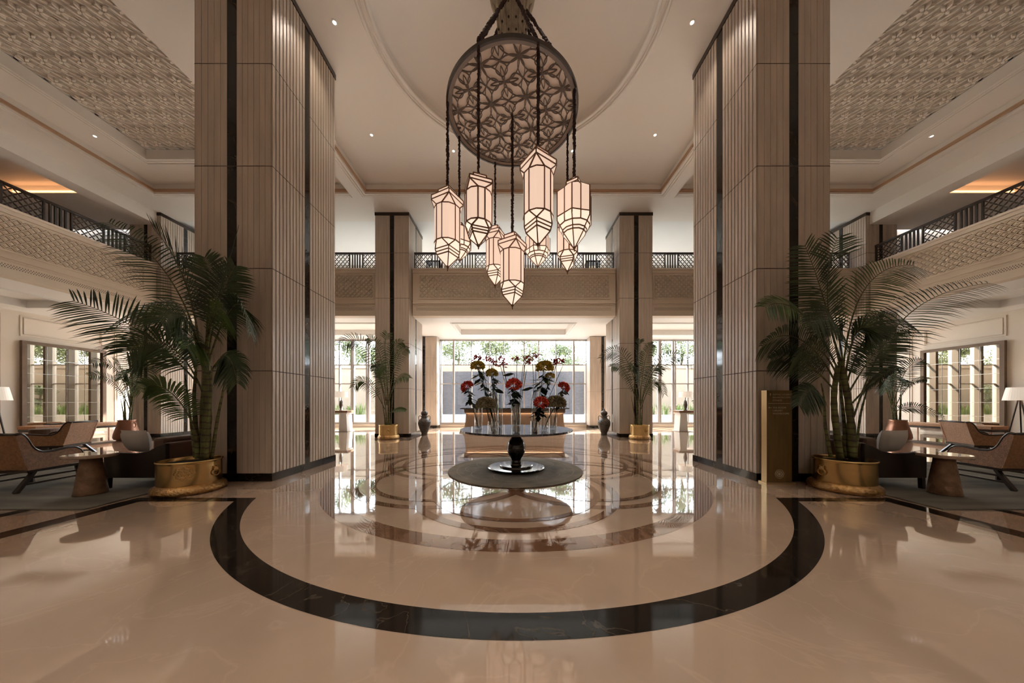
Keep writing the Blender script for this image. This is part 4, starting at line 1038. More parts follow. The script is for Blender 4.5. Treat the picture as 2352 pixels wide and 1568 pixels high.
# near right palm
o = Vector((5.31, 4.80, 0)); pr = thing('potted_palm', 'tall palm in a low brass drum beside the brass sign pillar', 'potted plant', o)
brass_pot(pr, 0.375, 0.50, 0.43, ang=math.radians(-176))
stem(A4((1958,1052,4.8),(1955,980,4.8),(1945,900,4.8),(1930,830,4.8)), (0.055, 0.034), pr, o)
stem(A4((1930,1052,4.78),(1918,960,4.75),(1916,900,4.75),(1925,840,4.8)), (0.045, 0.03), pr, o)
stem(A4((1908,1048,4.78),(1896,980,4.74),(1893,920,4.72),(1886,880,4.72)), (0.026, 0.006), pr, o)
stem(A4((1944,1052,4.86),(1938,960,4.9),(1930,880,4.9),(1935,820,4.9)), (0.03, 0.008), pr, o)
stem(A4((1965,1050,4.8),(1975,960,4.85),(1990,900,4.85),(2000,860,4.85)), (0.02, 0.005), pr, o)
Rf = [((1932,830,4.8),(1898,740,4.7),(1885,640,4.6),(1924,545,4.6),.46,.3,'leaf'),
 ((1928,830,4.8),(1905,740,4.7),(1890,660,4.6),(1848,562,4.5),.42,.2,'leaf'),
 ((1936,850,4.8),(1950,720,4.8),(1980,600,4.9),(2100,609,5.0),.48,.6,'leafl'),
 ((1960,960,4.7),(2020,780,4.7),(2070,670,4.7),(2275,650,4.9),.46,.5,'leaf'),
 ((1925,850,4.8),(1880,750,4.6),(1820,670,4.5),(1758,705,4.4),.40,.7,'leafl'),
 ((1920,880,4.75),(1870,780,4.5),(1810,740,4.3),(1750,795,4.2),.36,.7,'leaf'),
 ((1920,900,4.75),(1870,840,4.6),(1820,800,4.5),(1772,826,4.4),.32,.5,'leaf'),
 ((1945,880,4.8),(1980,760,4.9),(2030,700,5.0),(2085,740,5.1),.42,.7,'leaf'),
 ((1938,860,4.8),(1930,740,4.5),(1905,690,4.3),(1860,740,4.1),.40,.8,'leaf'),
 ((1950,900,4.75),(1985,840,4.7),(2010,800,4.7),(2060,760,4.7),.34,.4,'leaf'),
 ((1958,925,4.75),(1990,890,4.8),(2020,855,4.8),(2052,848,4.8),.18,.6,'leaf'),
 ((1942,860,4.8),(1955,770,4.6),(1975,720,4.5),(2010,770,4.4),.40,.7,'leaf'),
 ((1893,930,4.72),(1880,890,4.6),(1860,870,4.5),(1835,930,4.4),.28,.9,'leaf'),
 ((1930,880,4.8),(1900,800,4.6),(1860,770,4.4),(1820,830,4.3),.38,.8,'leaf')]
for p0, p1, p2, p3, L, dr, mt in Rf: frond(A4(p0, p1, p2, p3), L*1.12, 38, M[mt], pr, o, droop=dr)
# far palms by the slim columns
def far_palm(label, o, pot, fr, stems, n=26, scale_w=0.03):
    t = thing('potted_palm', label, 'potted plant', o); o = Vector(o)
    if pot == 'brass': brass_pot(t, 0.36, 0.54, 0.39, ang=math.radians(-70)); hz = 0.5
    else:
        b = MB(); b.smooth = True; b.lathe([(0.24, 0), (0.31, 0.03), (0.34, 0.10), (0.33, 0.22), (0.25, 0.55), (0.22, 0.70), (0.235, 0.74), (0.21, 0.74), (0.20, 0.66)], 40, cap=False); body = b.build('copper_pot', M['copper'], t)
        b = MB(); b.lathe([(0.205, 0.68), (0.001, 0.68)], 20, cap=False); b.build('soil', M['soil'], t)
        b = MB(); n_ = 14; b.tube([(0.255+0.055*math.cos(2*PI*k/n_), 0, 0.55+0.085*math.sin(2*PI*k/n_)) for k in range(n_+1)], 0.012, 6); b.build('ring_handle', M['copper'], body)
        hz = 0.68
    for (dx, dy, h, lx_, ly) in stems: stem([o+Vector((dx, dy, hz-0.03)), o+Vector((dx*1.3, dy*1.3, hz+(h-hz)*0.5)), o+Vector((dx*1.5+lx_, dy*1.5+ly, h+0.35))], (0.03, 0.004), t, o)
    for p0, p1, p2, p3, L, dr, mt in fr: frond(A4(p0, p1, p2, p3), L, n, M[mt], t, o, w=scale_w, droop=dr, r0=0.016)
st = [(-.08, 0, 1.5, -.05, 0), (0, -.05, 1.7, 0, 0), (.08, 0, 1.5, .03, 0), (-.03, .08, 1.6, 0, 0), (.05, .07, 1.4, .05, .03), (-.14, .02, 1.3, -.1, 0)]
far_palm('palm in a small brass pot before the slim left column', (-4.77, 11.42, 0), 'brass', [
 ((884,930,11.4),(872,830,11.3),(830,748,11.2),(783,792,11.1),.55,.6,'leaf'), ((888,930,11.4),(882,830,11.3),(868,780,11.2),(845,775,11.1),.45,.6,'leafl'),
 ((890,930,11.4),(890,840,11.4),(895,780,11.3),(925,785,11.3),.42,.7,'leafl'), ((892,930,11.4),(900,850,11.3),(915,790,11.2),(938,800,11.1),.32,.9,'leafl'),
 ((884,940,11.4),(860,890,11.3),(835,850,11.2),(812,888,11.1),.40,.8,'leafl'), ((890,930,11.4),(880,860,11.0),(870,820,10.8),(880,850,10.6),.45,.8,'leafl'),
 ((892,930,11.4),(900,880,11.2),(920,850,11.1),(940,868,11.0),.34,.8,'leafl'), ((886,920,11.4),(870,850,11.4),(860,810,11.3),(862,860,11.2),.45,.9,'leaf'),
 ((890,910,11.4),(885,840,11.4),(880,790,11.4),(890,765,11.4),.5,.4,'leafl'), ((894,950,11.4),(905,940,11.2),(918,936,11.1),(932,942,11.0),.16,.4,'leafl')], st)
far_palm('palm in a small brass pot before the slim right column', (4.83, 11.42, 0), 'brass', [
 ((1466,930,11.4),(1458,840,11.3),(1425,770,11.2),(1379,823,11.1),.45,.7,'leaf'), ((1466,940,11.4),(1450,870,11.3),(1425,830,11.2),(1404,842,11.1),.36,.7,'leaf'),
 ((1472,930,11.4),(1495,840,11.3),(1535,780,11.2),(1590,838,11.1),.48,.7,'leaf'), ((1470,930,11.4),(1475,840,11.4),(1485,800,11.3),(1500,790,11.3),.42,.5,'leafl'),
 ((1472,940,11.4),(1490,880,11.2),(1510,850,11.1),(1526,905,11.0),.32,.9,'leafl'), ((1470,930,11.4),(1462,850,11.0),(1455,820,10.8),(1450,850,10.6),.40,.8,'leaf'),
 ((1472,930,11.4),(1485,860,11.2),(1500,830,11.1),(1520,850,11.0),.4,.7,'leaf'), ((1471,910,11.4),(1468,840,11.4),(1462,800,11.4),(1470,780,11.4),.4,.4,'leaf')], st)
far_palm('palm in a copper pot by the far left corner column', (-14.3, 11.05, 0), 'copper', [
 ((300,940,11.05),(290,870,11.0),(262,815,10.9),(212,834,10.8),.40,.5,'leaf'), ((299,945,11.05),(285,900,11.0),(255,850,10.9),(203,862,10.8),.36,.5,'leafl'),
 ((303,930,11.05),(302,860,11.1),(300,810,11.1),(318,795,11.1),.5,.8,'leafl'), ((304,930,11.0),(312,860,10.9),(325,830,10.8),(352,845,10.7),.4,.8,'leaf'),
 ((302,930,11.0),(298,870,10.8),(290,840,10.6),(280,870,10.5),.42,.8,'leafl'), ((303,930,11.0),(310,880,10.8),(318,860,10.6),(325,900,10.5),.42,.8,'leafl'),
 ((302,935,11.05),(292,880,11.2),(275,830,11.3),(262,828,11.4),.40,.4,'leafl'), ((303,920,11.0),(306,860,10.8),(306,830,10.7),(300,850,10.5),.45,.8,'leafl')], st)
far_palm('palm in a copper pot by the far right corner column', (14.25, 11.05, 0), 'copper', [
 ((2050,940,11.05),(2062,880,11.0),(2085,820,10.9),(2122,830,10.8),.42,.3,'leaf'), ((2052,945,11.05),(2070,900,11.0),(2095,862,10.9),(2130,871,10.8),.30,.5,'leaf'),
 ((2049,952,11.05),(2070,930,10.9),(2110,925,10.8),(2168,958,10.7),.34,.4,'leaf'), ((2048,930,11.05),(2045,860,11.1),(2040,810,11.1),(2025,820,11.1),.45,.8,'leaf'),
 ((2047,930,11.0),(2030,870,10.9),(2015,840,10.8),(1990,870,10.7),.4,.8,'leaf'), ((2049,930,11.0),(2055,880,10.8),(2062,850,10.6),(2075,880,10.5),.42,.8,'leaf'),
 ((2048,925,11.0),(2040,870,10.8),(2030,850,10.6),(2035,900,10.5),.42,.8,'leaf'), ((2049,920,11.0),(2049,860,10.9),(2052,820,10.8),(2060,850,10.6),.45,.7,'leaf')], st)
# ================================================================== SEATING
def armchair(label, loc, rz, sx=1.0):
    t = thing('wicker_armchair', label, 'armchair', loc, rz); t.scale = (sx, 1, 1)
    prof = [(-0.47,0.87),(-0.40,0.88),(-0.33,0.80),(-0.26,0.66),(-0.16,0.585),(0.0,0.575),(0.18,0.60),(0.30,0.595),(0.39,0.54),(0.43,0.44),(0.43,0.34),(-0.33,0.32),(-0.36,0.42),(-0.42,0.64)]
    def cat(p, sub=4):
        o_ = []
        for i in range(len(p)-1):
            a_, b_, c_, d_ = p[max(i-1, 0)], p[i], p[i+1], p[min(i+2, len(p)-1)]
            for q in range(sub):
                f = q/sub; o_.append(tuple(0.5*((2*b_[m])+(c_[m]-a_[m])*f+(2*a_[m]-5*b_[m]+4*c_[m]-d_[m])*f*f+(3*b_[m]-a_[m]-3*c_[m]+d_[m])*f**3) for m in (0, 1)))
        return o_+[p[-1]]
    topc = cat(prof[:11]); prof = topc+prof[11:]
    for s in (-1, 1):
        b = MB(); b.prism(prof, s*0.36-0.02, s*0.36+0.02); b.build('side_panel', M['wicker'], t)
        b = MB(); b.tube([(x, s*0.36, z+0.008) for x, z in topc], 0.024, 8); b.build('curved_arm_rail', M['walnut'], t, smooth=True)
    b = MB(); b.add([(-0.47,-0.34,0.87),(-0.47,0.34,0.87),(-0.33,0.34,0.33),(-0.33,-0.34,0.33),(-0.42,-0.34,0.86),(-0.42,0.34,0.86),(-0.27,0.34,0.33),(-0.27,-0.34,0.33)], [(0,1,2,3),(7,6,5,4),(0,4,5,1),(3,2,6,7),(0,3,7,4),(1,5,6,2)]); b.build('backrest', M['wicker'], t)
    b = MB(); b.tube([(-0.445, -0.36, 0.88), (-0.455, 0, 0.895), (-0.445, 0.36, 0.88)], 0.024, 8); b.build('top_rail', M['walnut'], t, smooth=True)
    b = MB(); b.box(-0.28, 0.40, -0.33, 0.33, 0.35, 0.46); b.build('seat_cushion', M['cushb'], t, bevel=0.03)
    b = MB(); b.add([(-0.34,-0.30,0.46),(-0.34,0.30,0.46),(-0.24,0.30,0.46),(-0.24,-0.30,0.46),(-0.40,-0.28,0.80),(-0.40,0.28,0.80),(-0.33,0.28,0.80),(-0.33,-0.28,0.80)], [(0,3,2,1),(4,5,6,7),(0,1,5,4),(1,2,6,5),(2,3,7,6),(3,0,4,7)]); b.build('back_cushion', M['cushb'], t, bevel=0.025)
    b = MB(); b.box(-0.34, 0.44, -0.38, 0.38, 0.285, 0.325); b.build('seat_frame', M['walnut'], t)
    for s in (-1, 1):
        b = MB(); b.bar((-0.22, s*0.34, 0.29), (-0.46, s*0.36, 0.0), 0.05, 0.05); b.build('leg', M['walnut'], t)
        b = MB(); b.bar((0.36, s*0.34, 0.29), (0.40, s*0.36, 0.0), 0.05, 0.05); b.build('leg', M['walnut'], t)
        for z in (0.20, 0.11):
            b = MB(); b.bar((-0.22-0.24*(0.29-z)/0.29, s*0.35, z), (0.37, s*0.35, z), 0.03, 0.03); b.build('stretcher', M['walnut'], t)
    return t
armchair('tan wicker armchair nearest at the left edge, beside the clay side table', (-7.90, 4.84, 0.02), math.radians(97), 0.87)
armchair('tan wicker armchair nearest at the right edge, beside the clay side table', (8.17, 4.97, 0.02), math.radians(83), 0.87)
armchair('tan leather armchair farther off at left, its back to the palms', (-11.6, 7.6, 0.0), math.radians(203), 1.0)
armchair('tan leather armchair farther off at right, its back to the palms', (11.95, 7.65, 0.0), math.radians(-23), 1.0)

def side_table(label, loc, r=0.275, h=0.60):
    t = thing('side_table', label, 'side table', loc)
    b = MB(); b.smooth = True; b.lathe([(0.165, 0), (0.168, 0.01), (0.155, 0.10), (0.130, 0.30), (0.108, 0.47), (0.10, h-0.05)], 36, cap=True); b.build('conical_base', M['hammer'], t)
    b = MB(); n = 40; pts = [(r*(1+0.03*math.sin(3*2*PI*k/n+0.7))*math.cos(2*PI*k/n), r*0.95*(1+0.03*math.cos(2*2*PI*k/n))*math.sin(2*PI*k/n)) for k in range(n)]
    b.slab(pts, h-0.05, h); b.build('tabletop', M['martop'], t, bevel=0.012)
    return t
side_table('round side table with hammered clay cone base, near left beside the sofa', (-6.37, 4.50, 0.02))
side_table('round side table with hammered clay cone base, near right beside the sofa', (6.50, 4.50, 0.02))
side_table('round side table farther off at left beside the far armchair', (-12.75, 7.45, 0.0), 0.27, 0.60)
side_table('round side table farther off at right beside the far armchair', (12.95, 7.45, 0.0), 0.27, 0.60)

def sofa(label, x, y, s):
    # s=-1: left hall; back towards the big column, seat facing outwards (local +x outwards)
    t = thing('sofa', label, 'sofa', (x, y, 0.02), 0 if s > 0 else PI)
    # local: x depth (0 back .. 0.95 front) ; y length -1..1 (mirrored by rotation)
    for yy in (-1.05, 0.99):
        b = MB(); b.prism([(-0.02,0.17),(0.97,0.17),(0.97,0.56),(0.93,0.60),(0.72,0.57),(0.45,0.56),(0.25,0.60),(0.10,0.68),(-0.02,0.72)], yy, yy+0.06); b.build('arm_panel', M['sofa'], t, bevel=0.008)
    b = MB(); b.box(-0.02, 0.10, -0.99, 0.99, 0.17, 0.72); b.build('back_panel', M['leather'], t, bevel=0.03)
    b = MB(); b.box(0.10, 0.95, -0.98, 0.98, 0.17, 0.26); b.build('seat_frame', M['sofa'], t)
    for k in (0, 1):
        b = MB(); b.box(0.11, 0.95, -0.98+k*0.98, -0.98+k*0.98+0.975, 0.26, 0.45); b.build('seat_cushion', M['leather'], t, bevel=0.04)
        b = MB(); b.box(0.11, 0.30, -0.97+k*0.98, -0.97+k*0.98+0.955, 0.45, 0.80); b.build('back_cushion', M['leather'], t, bevel=0.05)
    for xx in (0.03, 0.92):
        for yy in (-1.02, 1.02):
            b = MB(); b.bar((xx, yy, 0.17), (xx+0.01, yy, 0.0), 0.055, 0.055); b.build('leg', M['walnut'], t)
    return t
sofa('dark sofa at left between the tall palm and the clay side table', -5.56, 5.80+0.0, -1)
sofa('dark sofa at right between the tall palm and the clay side table', 5.62, 5.80, 1)
def pillow(name, label, loc, w, h, d, rz, tilt, mat):
    t = MB(); nx, nz = 10, 8; vs = []; fs = []
    for side in (-1, 1):
        for i in range(nx+1):
            for j in range(nz+1):
                u, v = i/nx*2-1, j/nz*2-1; th_ = (1-abs(u)**2.6)**0.5*(1-abs(v)**2.6)**0.5 if abs(u) < 1 and abs(v) < 1 else 0
                px = u*w/2*(1-0.30*((1-v)/2)**2); pz = v*h/2+0.02*abs(u)**3*h
                vs.append((px, side*th_*d/2, pz))
    m_ = (nx+1)*(nz+1)
    for sd_ in (0, 1):
        for i in range(nx):
            for j in range(nz):
                a = sd_*m_+i*(nz+1)+j; q = (a, a+nz+1, a+nz+2, a+1); fs.append(q if sd_ == 0 else q[::-1])
    t.add(vs, fs, Matrix.Rotation(tilt, 4, 'X')); o = t.build(name, mat, None, smooth=True); o.location = loc; o.rotation_euler = (0, 0, rz)
    return tag(o, label, 'cushion')
pillow('cushion', 'pale grey cushion on the left sofa arm corner', (-6.33, 5.02, 0.74), 0.50, 0.38, 0.20, math.radians(-6), math.radians(14), M['cushg'])
pillow('cushion', 'pale grey cushion on the right sofa arm corner', (6.36, 5.02, 0.74), 0.50, 0.38, 0.20, math.radians(6), math.radians(14), M['cushg'])
pillow('cushion', 'dark brown cushion farther along the left sofa', (-6.02, 6.35, 0.72), 0.55, 0.38, 0.18, math.radians(-70), math.radians(12), M['leather'])
pillow('cushion', 'dark brown cushion farther along the right sofa', (6.06, 6.35, 0.72), 0.55, 0.38, 0.18, math.radians(70), math.radians(12), M['leather'])
# carpets
for s, lab in ((-1, 'grey-brown carpet under the left seating group'), (1, 'dark green-grey carpet under the right seating group')):
    b = MB(); b.box(s*5.56, s*12.4, 3.86, 6.9, 0.003, 0.018); tag(b.build('area_carpet', M['carpet']), lab, 'carpet')
# benches by the mirrors
for s, lab in ((-1, 'long tan leather bench before the left wall mirror'), (1, 'long tan leather bench before the right wall mirror')):
    t = thing('leather_bench', lab, 'bench', (s*17.75, 12.1, 0))
    b = MB(); b.box(-0.33, 0.33, -1.25, 1.25, 0.38, 0.52); b.build('bench_seat', M['wicker'], t, bevel=0.03)
    b = MB(); b.box(-0.31, 0.31, -1.23, 1.23, 0.30, 0.38); b.build('bench_frame', M['walnut'], t)
    for x in (-0.29, 0.29):
        for y in (-1.2, 0, 1.2): b = MB(); b.bar((x, y, 0.30), (x, y, 0), 0.03, 0.03); b.build('leg', M['copper'], t)
    b = MB(); b.box(-0.12, 0.14, -0.18, 0.16, 0.0, 0.03); b.box(-0.10, 0.12, -0.15, 0.13, 0.031, 0.055)
    o = b.build('book_stack', M['walnut'] if s < 0 else M['white']); o.location = (s*17.8, 11.55, 0.522); tag(o, 'small flat book stack on the %s bench' % ('left' if s < 0 else 'right'), 'books')
# wall mirrors
for s, lab in ((-1, 'large gridded mirror in a bronze frame on the left wall'), (1, 'large gridded mirror in a bronze frame on the right wall')):
    y0_, y1_, z0_, z1_ = 11.58, 13.98, 0.12, 3.80; X = s*(XW-0.031)
    t = thing('wall_mirror', lab, 'mirror', (X, (y0_+y1_)/2, z0_))
    def bx(x0, x1, ya, yb_, za, zb_, b): b.box(x0-X, x1-X, ya-(y0_+y1_)/2, yb_-(y0_+y1_)/2, za-z0_, zb_-z0_)
    b = MB(); xi, xo = X-s*0.10, X
    bx(xi, xo, y0_, y1_, z1_-0.12, z1_, b); bx(xi, xo, y0_, y1_, z0_, z0_+0.12, b); bx(xi, xo, y0_, y0_+0.12, z0_, z1_, b); bx(xi, xo, y1_-0.12, y1_, z0_, z1_, b); b.build('mirror_frame', M['bronze'], t)
    b = MB(); bx(X-s*0.03, X, y0_+0.1, y1_-0.1, z0_+0.1, z1_-0.1, b); b.build('mirror_glass', M['mirror'], t)
    b = MB()
    for k in range(1, 6):
        z = z0_+0.12+(z1_-z0_-0.24)*k/6; bx(X-s*0.042, X-s*0.03, y0_+0.12, y1_-0.12, z-0.008, z+0.008, b)
    for k in range(1, 4):
        y = y0_+0.12+(y1_-y0_-0.24)*k/4; bx(X-s*0.040, X-s*0.03, y-0.005, y+0.005, z0_+0.12, z1_-0.12, b)
    b.build('glazing_bars', M['chrome'], t)
# floor lamps
for s, lab, x, y in ((-1, 'floor lamp with a pale drum shade at the left edge', -17.75, 10.2), (1, 'tripod floor lamp with a pale shade at the right edge', 18.0, 10.6)):
    t = thing('floor_lamp', lab, 'lamp', (x, y, 0))
    b = MB(); b.lathe([(0.34, 1.46), (0.26, 1.92)], 36, cap=False); b.build('lamp_shade', M['lampsh'], t)
    for k in range(3):
        a = 2*PI*k/3+0.4; b = MB(); b.bar((0.03*math.cos(a), 0.03*math.sin(a), 1.50), (0.26*math.cos(a), 0.26*math.sin(a), 0), 0.03, 0.03); b.build('leg', M['walnut'], t)
    b = MB(); b.lathe([(0.03, 1.46), (0.03, 1.75)], 10); b.build('lamp_stem', M['walnut'], t)
    ld = bpy.data.lights.new('bulb', 'POINT'); lo = bpy.data.objects.new('bulb', ld); C.objects.link(lo); ld.energy = 12; ld.color = (1, .75, .5); ld.shadow_soft_size = 0.06; lo.location = (x, y, 1.83)
# round stool by the far left chair
t = thing('round_stool', 'small brown leather stool beyond the far left armchair', 'stool', (-13.75, 8.75, 0))
b = MB(); b.lathe([(0.20, 0.16), (0.25, 0.40), (0.26, 0.60), (0.24, 0.62), (0.001, 0.62)], 28); b.build('upholstered_drum', M['leather'], t, smooth=False)
b = MB(); b.lathe([(0.17, 0.0), (0.17, 0.16)], 24); b.build('stool_base', M['walnut'], t)

# ================================================================== RECEPTION DESK
t = thing('reception_desk', 'reeded wood reception desk with dark top before the garden window', 'desk', (0.06, 13.9, 0))
b = MB(); b.box(-2.47, 2.47, -0.42, 0.42, 1.08, 1.13); b.build('desk_top', M['topgl'], t)
b = MB(); b.prism([(-2.28, 0.90), (2.28, 0.90), (2.30, 1.08), (-2.30, 1.08)], -0.36, 0.36); b.build('upper_band', M['deskd'], t)
b = MB()
n = 60; prof = [(-2.22, 0.88), (-2.24, 0.55), (-2.30, 0.2), (-2.40, 0.04)]
b.prism([(2.22, 0.90), (2.24, 0.55), (2.30, 0.2), (2.38, 0.05), (-2.38, 0.05), (-2.30, 0.2), (-2.24, 0.55), (-2.22, 0.90)], -0.30, 0.34)
for k in range(76): x = -2.2+k*4.4/75; b.box(x-0.018, x+0.018, -0.325, -0.30, 0.05, 0.90)
b.build('reeded_front', M['desk'], t)
b = MB(); b.box(-2.50, 2.50, -0.40, 0.40, 0.0, 0.05); b.build('desk_plinth', M['white'], t)
b = MB(); b.box(-2.2, 2.2, -0.352, -0.34, 0.895, 0.905); b.build('light_strip', M['strip'], t)
ld = bpy.data.lights.new('desk_strip', 'AREA'); lo = bpy.data.objects.new('desk_strip', ld); C.objects.link(lo); ld.shape = 'RECTANGLE'; ld.size = 4.3; ld.size_y = 0.03; ld.energy = 2.5; ld.color = (1, .7, .45); lo.location = (0.06, 13.9-0.348, 0.89)

# amphorae
def amphora(label, loc):
    t = thing('ceramic_amphora', label, 'vase', loc)
    b = MB(); b.smooth = True
    b.lathe([(0.13, 0), (0.135, 0.03), (0.12, 0.06), (0.15, 0.13), (0.21, 0.28), (0.255, 0.42), (0.265, 0.52), (0.24, 0.61), (0.19, 0.66), (0.14, 0.70), (0.125, 0.76), (0.14, 0.80), (0.12, 0.82)], 32); b.build('amphora_body', M['amph'], t)
    b = MB(); b.smooth = True; b.lathe([(0.10, 0.82), (0.13, 0.86), (0.145, 0.93), (0.12, 0.99), (0.06, 1.03), (0.03, 1.05), (0.045, 1.08), (0.02, 1.12), (0.001, 1.14)], 24); b.build('domed_lid', M['amph'], t)
    for s in (-1, 1):
        b = MB(); b.tube([(s*0.13, 0, 0.78), (s*0.20, 0, 0.82), (s*0.245, 0, 0.77), (s*0.24, 0, 0.68), (s*0.225, 0, 0.62)], 0.016, 7); b.build('handle', M['amph'], t, smooth=True)
amphora('dark ceramic amphora with lid, left of the reception desk', (-3.80, 12.75, 0))
amphora('dark ceramic amphora with lid, right of the reception desk', (3.88, 12.75, 0))
# white consoles with table lamps near the side windows
for s, nm in ((-1, 'left'), (1, 'right')):
    t = thing('console_table', 'white console table by the %s garden windows' % nm, 'console table', (s*8.75, 14.3, 0))
    b = MB(); b.box(-0.95, 0.95, -0.30, 0.30, 0.90, 1.00); b.build('console_top', M['hammer'], t)
    b = MB(); b.box(-0.92, 0.92, -0.28, 0.28, 0.84, 0.90); b.build('apron', M['white'], t)
    for x in (-0.72, 0.72):
        b = MB(); b.prism([(x-0.2, 0.02), (x+0.2, 0.02), (x+0.15, 0.84), (x-0.15, 0.84)], -0.24, 0.24); b.build('console_leg', M['white'], t)
    b = MB(); b.box(-0.98, 0.98, -0.32, 0.32, 0, 0.02); b.build('console_plinth', M['groove'], t)
    t = thing('table_lamp', 'table lamp with a white shade on the %s console' % nm, 'lamp', (s*8.25, 14.3, 1.0))
    b = MB(); b.lathe([(0.30, 0.62), (0.27, 0.90)], 32, cap=False); b.build('lamp_shade', M['lampsh'], t)
    b = MB(); b.smooth = True; b.lathe([(0.09, 0), (0.09, 0.02), (0.05, 0.05), (0.09, 0.25), (0.06, 0.45), (0.015, 0.50), (0.012, 0.75)], 20); b.build('lamp_base', M['amph'], t)
    t = thing('leafy_bouquet', 'small leafy bouquet beside the lamp on the %s console' % nm, 'plant', (s*8.85, 14.25, 1.0))
    b = MB(); b.smooth = True; b.lathe([(0.07, 0), (0.10, 0.08), (0.07, 0.2), (0.08, 0.22)], 16); b.build('small_pot', M['dark'], t)
    b = MB()
    for k in range(120):
        d = Vector((random.gauss(0, 1), random.gauss(0, 1), random.gauss(0.3, 1))).normalized(); p = Vector((0, 0, 0.45))+d*random.uniform(0.1, 0.27); u = d.orthogonal().normalized()*0.04
        b.add([p-u, p+d*0.03, p+u, p-d*0.06], [(0,1,2,3)])
    b.build('leaves', M['tree'], t)
    # dark console seen through the upstairs railing
    t = thing('gallery_table', 'dark table upstairs behind the back railing at %s' % nm, 'table', (s*3.45, 13.0, ZF2))
    b = MB(); b.box(-0.30, 0.30, -0.2, 0.2, 0.80, 0.86); b.build('tabletop', M['dark'], t)
    for x in (-0.26, 0.26):
        for y in (-0.16, 0.16): b = MB(); b.box(x-0.025, x+0.025, y-0.025, y+0.025, 0, 0.80); b.build('leg', M['dark'], t)

# ================================================================== SIGN PILLAR
t = thing('directory_sign', 'antique brass directory pillar before the big right column', 'sign', (4.55, 5.15, 0))
b = MB(); b.box(-0.215, 0.215, -0.05, 0.05, 0.03, 1.60); b.build('sign_panel', M['signm'], t)
b = MB(); b.box(-0.222, -0.2155, -0.055, 0.055, 0.03, 1.60); b.build('polished_edge', M['signe'], t)
b = MB(); b.box(-0.25, 0.25, -0.085, 0.085, 0.0, 0.03); b.build('sign_base', M['signe'], t)
def text(body, size, x, z, parent, name='lettering', m='letters'):
    cu = bpy.data.curves.new(name, 'FONT'); cu.body = body; cu.size = size; cu.extrude = 0.001; cu.align_x = 'LEFT'; cu.space_character = 1.15
    o = bpy.data.objects.new(name+'_tmp', cu); C.objects.link(o)
    dg = bpy.context.evaluated_depsgraph_get(); me = bpy.data.meshes.new_from_object(o.evaluated_get(dg)); bpy.data.objects.remove(o)
    me.transform(Matrix.Rotation(PI/2, 4, 'X')); me.materials.clear(); me.materials.append(M[m])
    q = bpy.data.objects.new(name, me); C.objects.link(q); q.parent = parent; q.location = (x, -0.0525, z); return q
for s_, z in (('ROYAL LOUNGE', 1.515), ('BOARDROOMS', 1.465), ('FITNESS', 1.415)): text(s_, 0.040, -0.115, z, t)
for s_, z in (('TEA ROOM', 1.29), ('LIBRARY', 1.24), ('WASHROOMS', 1.19)): text(s_, 0.040, -0.115, z, t)
b = MB(); b.box(-0.19, 0.19, -0.053, -0.05, 1.372, 1.379); b.build('divider_line', M['letters'], t)
b = MB()
b.bar((-0.155, -0.0515, 1.50), (-0.155, -0.0515, 1.545), 0.006, 0.003); b.bar((-0.168, -0.0515, 1.53), (-0.155, -0.0515, 1.547), 0.006, 0.003); b.bar((-0.142, -0.0515, 1.53), (-0.155, -0.0515, 1.547), 0.006, 0.003)
b.build('up_arrow', M['letters'], t)
b = MB(); b.bar((-0.185, -0.0515, 1.305), (-0.13, -0.0515, 1.305), 0.003, 0.006); b.bar((-0.185, -0.0515, 1.305), (-0.168, -0.0515, 1.318), 0.003, 0.006); b.bar((-0.185, -0.0515, 1.305), (-0.168, -0.0515, 1.292), 0.003, 0.006)
b.build('left_arrow', M['letters'], t)
b = MB()
def circ(cx, cz, r, w, n=40, wob=0, amp=0.0):
    for k in range(n):
        a0_, a1_ = 2*PI*k/n, 2*PI*(k+1)/n; r0_, r1_ = r*(1+amp*math.cos(wob*a0_)), r*(1+amp*math.cos(wob*a1_))
        b.bar((cx+r0_*math.cos(a0_), -0.0515, cz+r0_*math.sin(a0_)), (cx+r1_*math.cos(a1_), -0.0515, cz+r1_*math.sin(a1_)), w, 0.003)
circ(0, 0.17, 0.073, 0.008, 60, 16, 0.04); circ(0, 0.17, 0.052, 0.005); circ(0, 0.17, 0.012, 0.006, 16)
for k in range(6): a = k*PI/3; circ(0.026*math.cos(a), 0.17+0.026*math.sin(a), 0.022, 0.004, 18)
b.build('rosette_emblem', M['letters'], t)

# ================================================================== GARDEN
b = MB(); b.box(-60, 60, YB+0.3, 60, -0.3, -0.05); struct('ground', b, M['paving'])
b = MB()
b.box(-26, -5.0, 20.4, 20.8, -0.05, 3.7); b.box(5.0, 26, 20.4, 20.8, -0.05, 3.7); b.box(-26, 26, 20.35, 20.85, 3.70, 3.9)
b.box(-5.0, 5.0, 20.0, 20.7, 3.45, 3.78); b.box(-5.0, -4.72, 19.95, 20.7, -0.05, 3.45); b.box(4.74, 5.0, 19.95, 20.7, -0.05, 3.45)
struct('garden_wall', b, M['gardw'])
b = MB(); b.box(-26, 26, 20.86, 40, -0.05, 3.6); struct('garden_terrace', b, M['paving'])
b = MB(); b.box(-4.72, 4.74, 19.98, 20.6, 0.0, 3.45)
tag(b.build('water_wall', M['slate']), 'dark slate water wall outside the central window', 'water feature')
b = MB(); b.box(-4.9, 4.9, 18.6, 18.75, -0.05, 0.62); b.box(-4.9, 4.9, 18.75, 19.94, -0.05, 0.45); b.box(-4.9, -4.72, 18.6, 19.94, 0, 0.62); b.box(4.72, 4.9, 18.6, 19.94, 0, 0.62)
tag(b.build('water_basin', M['white']), 'low white basin at the foot of the slate water wall', 'basin')
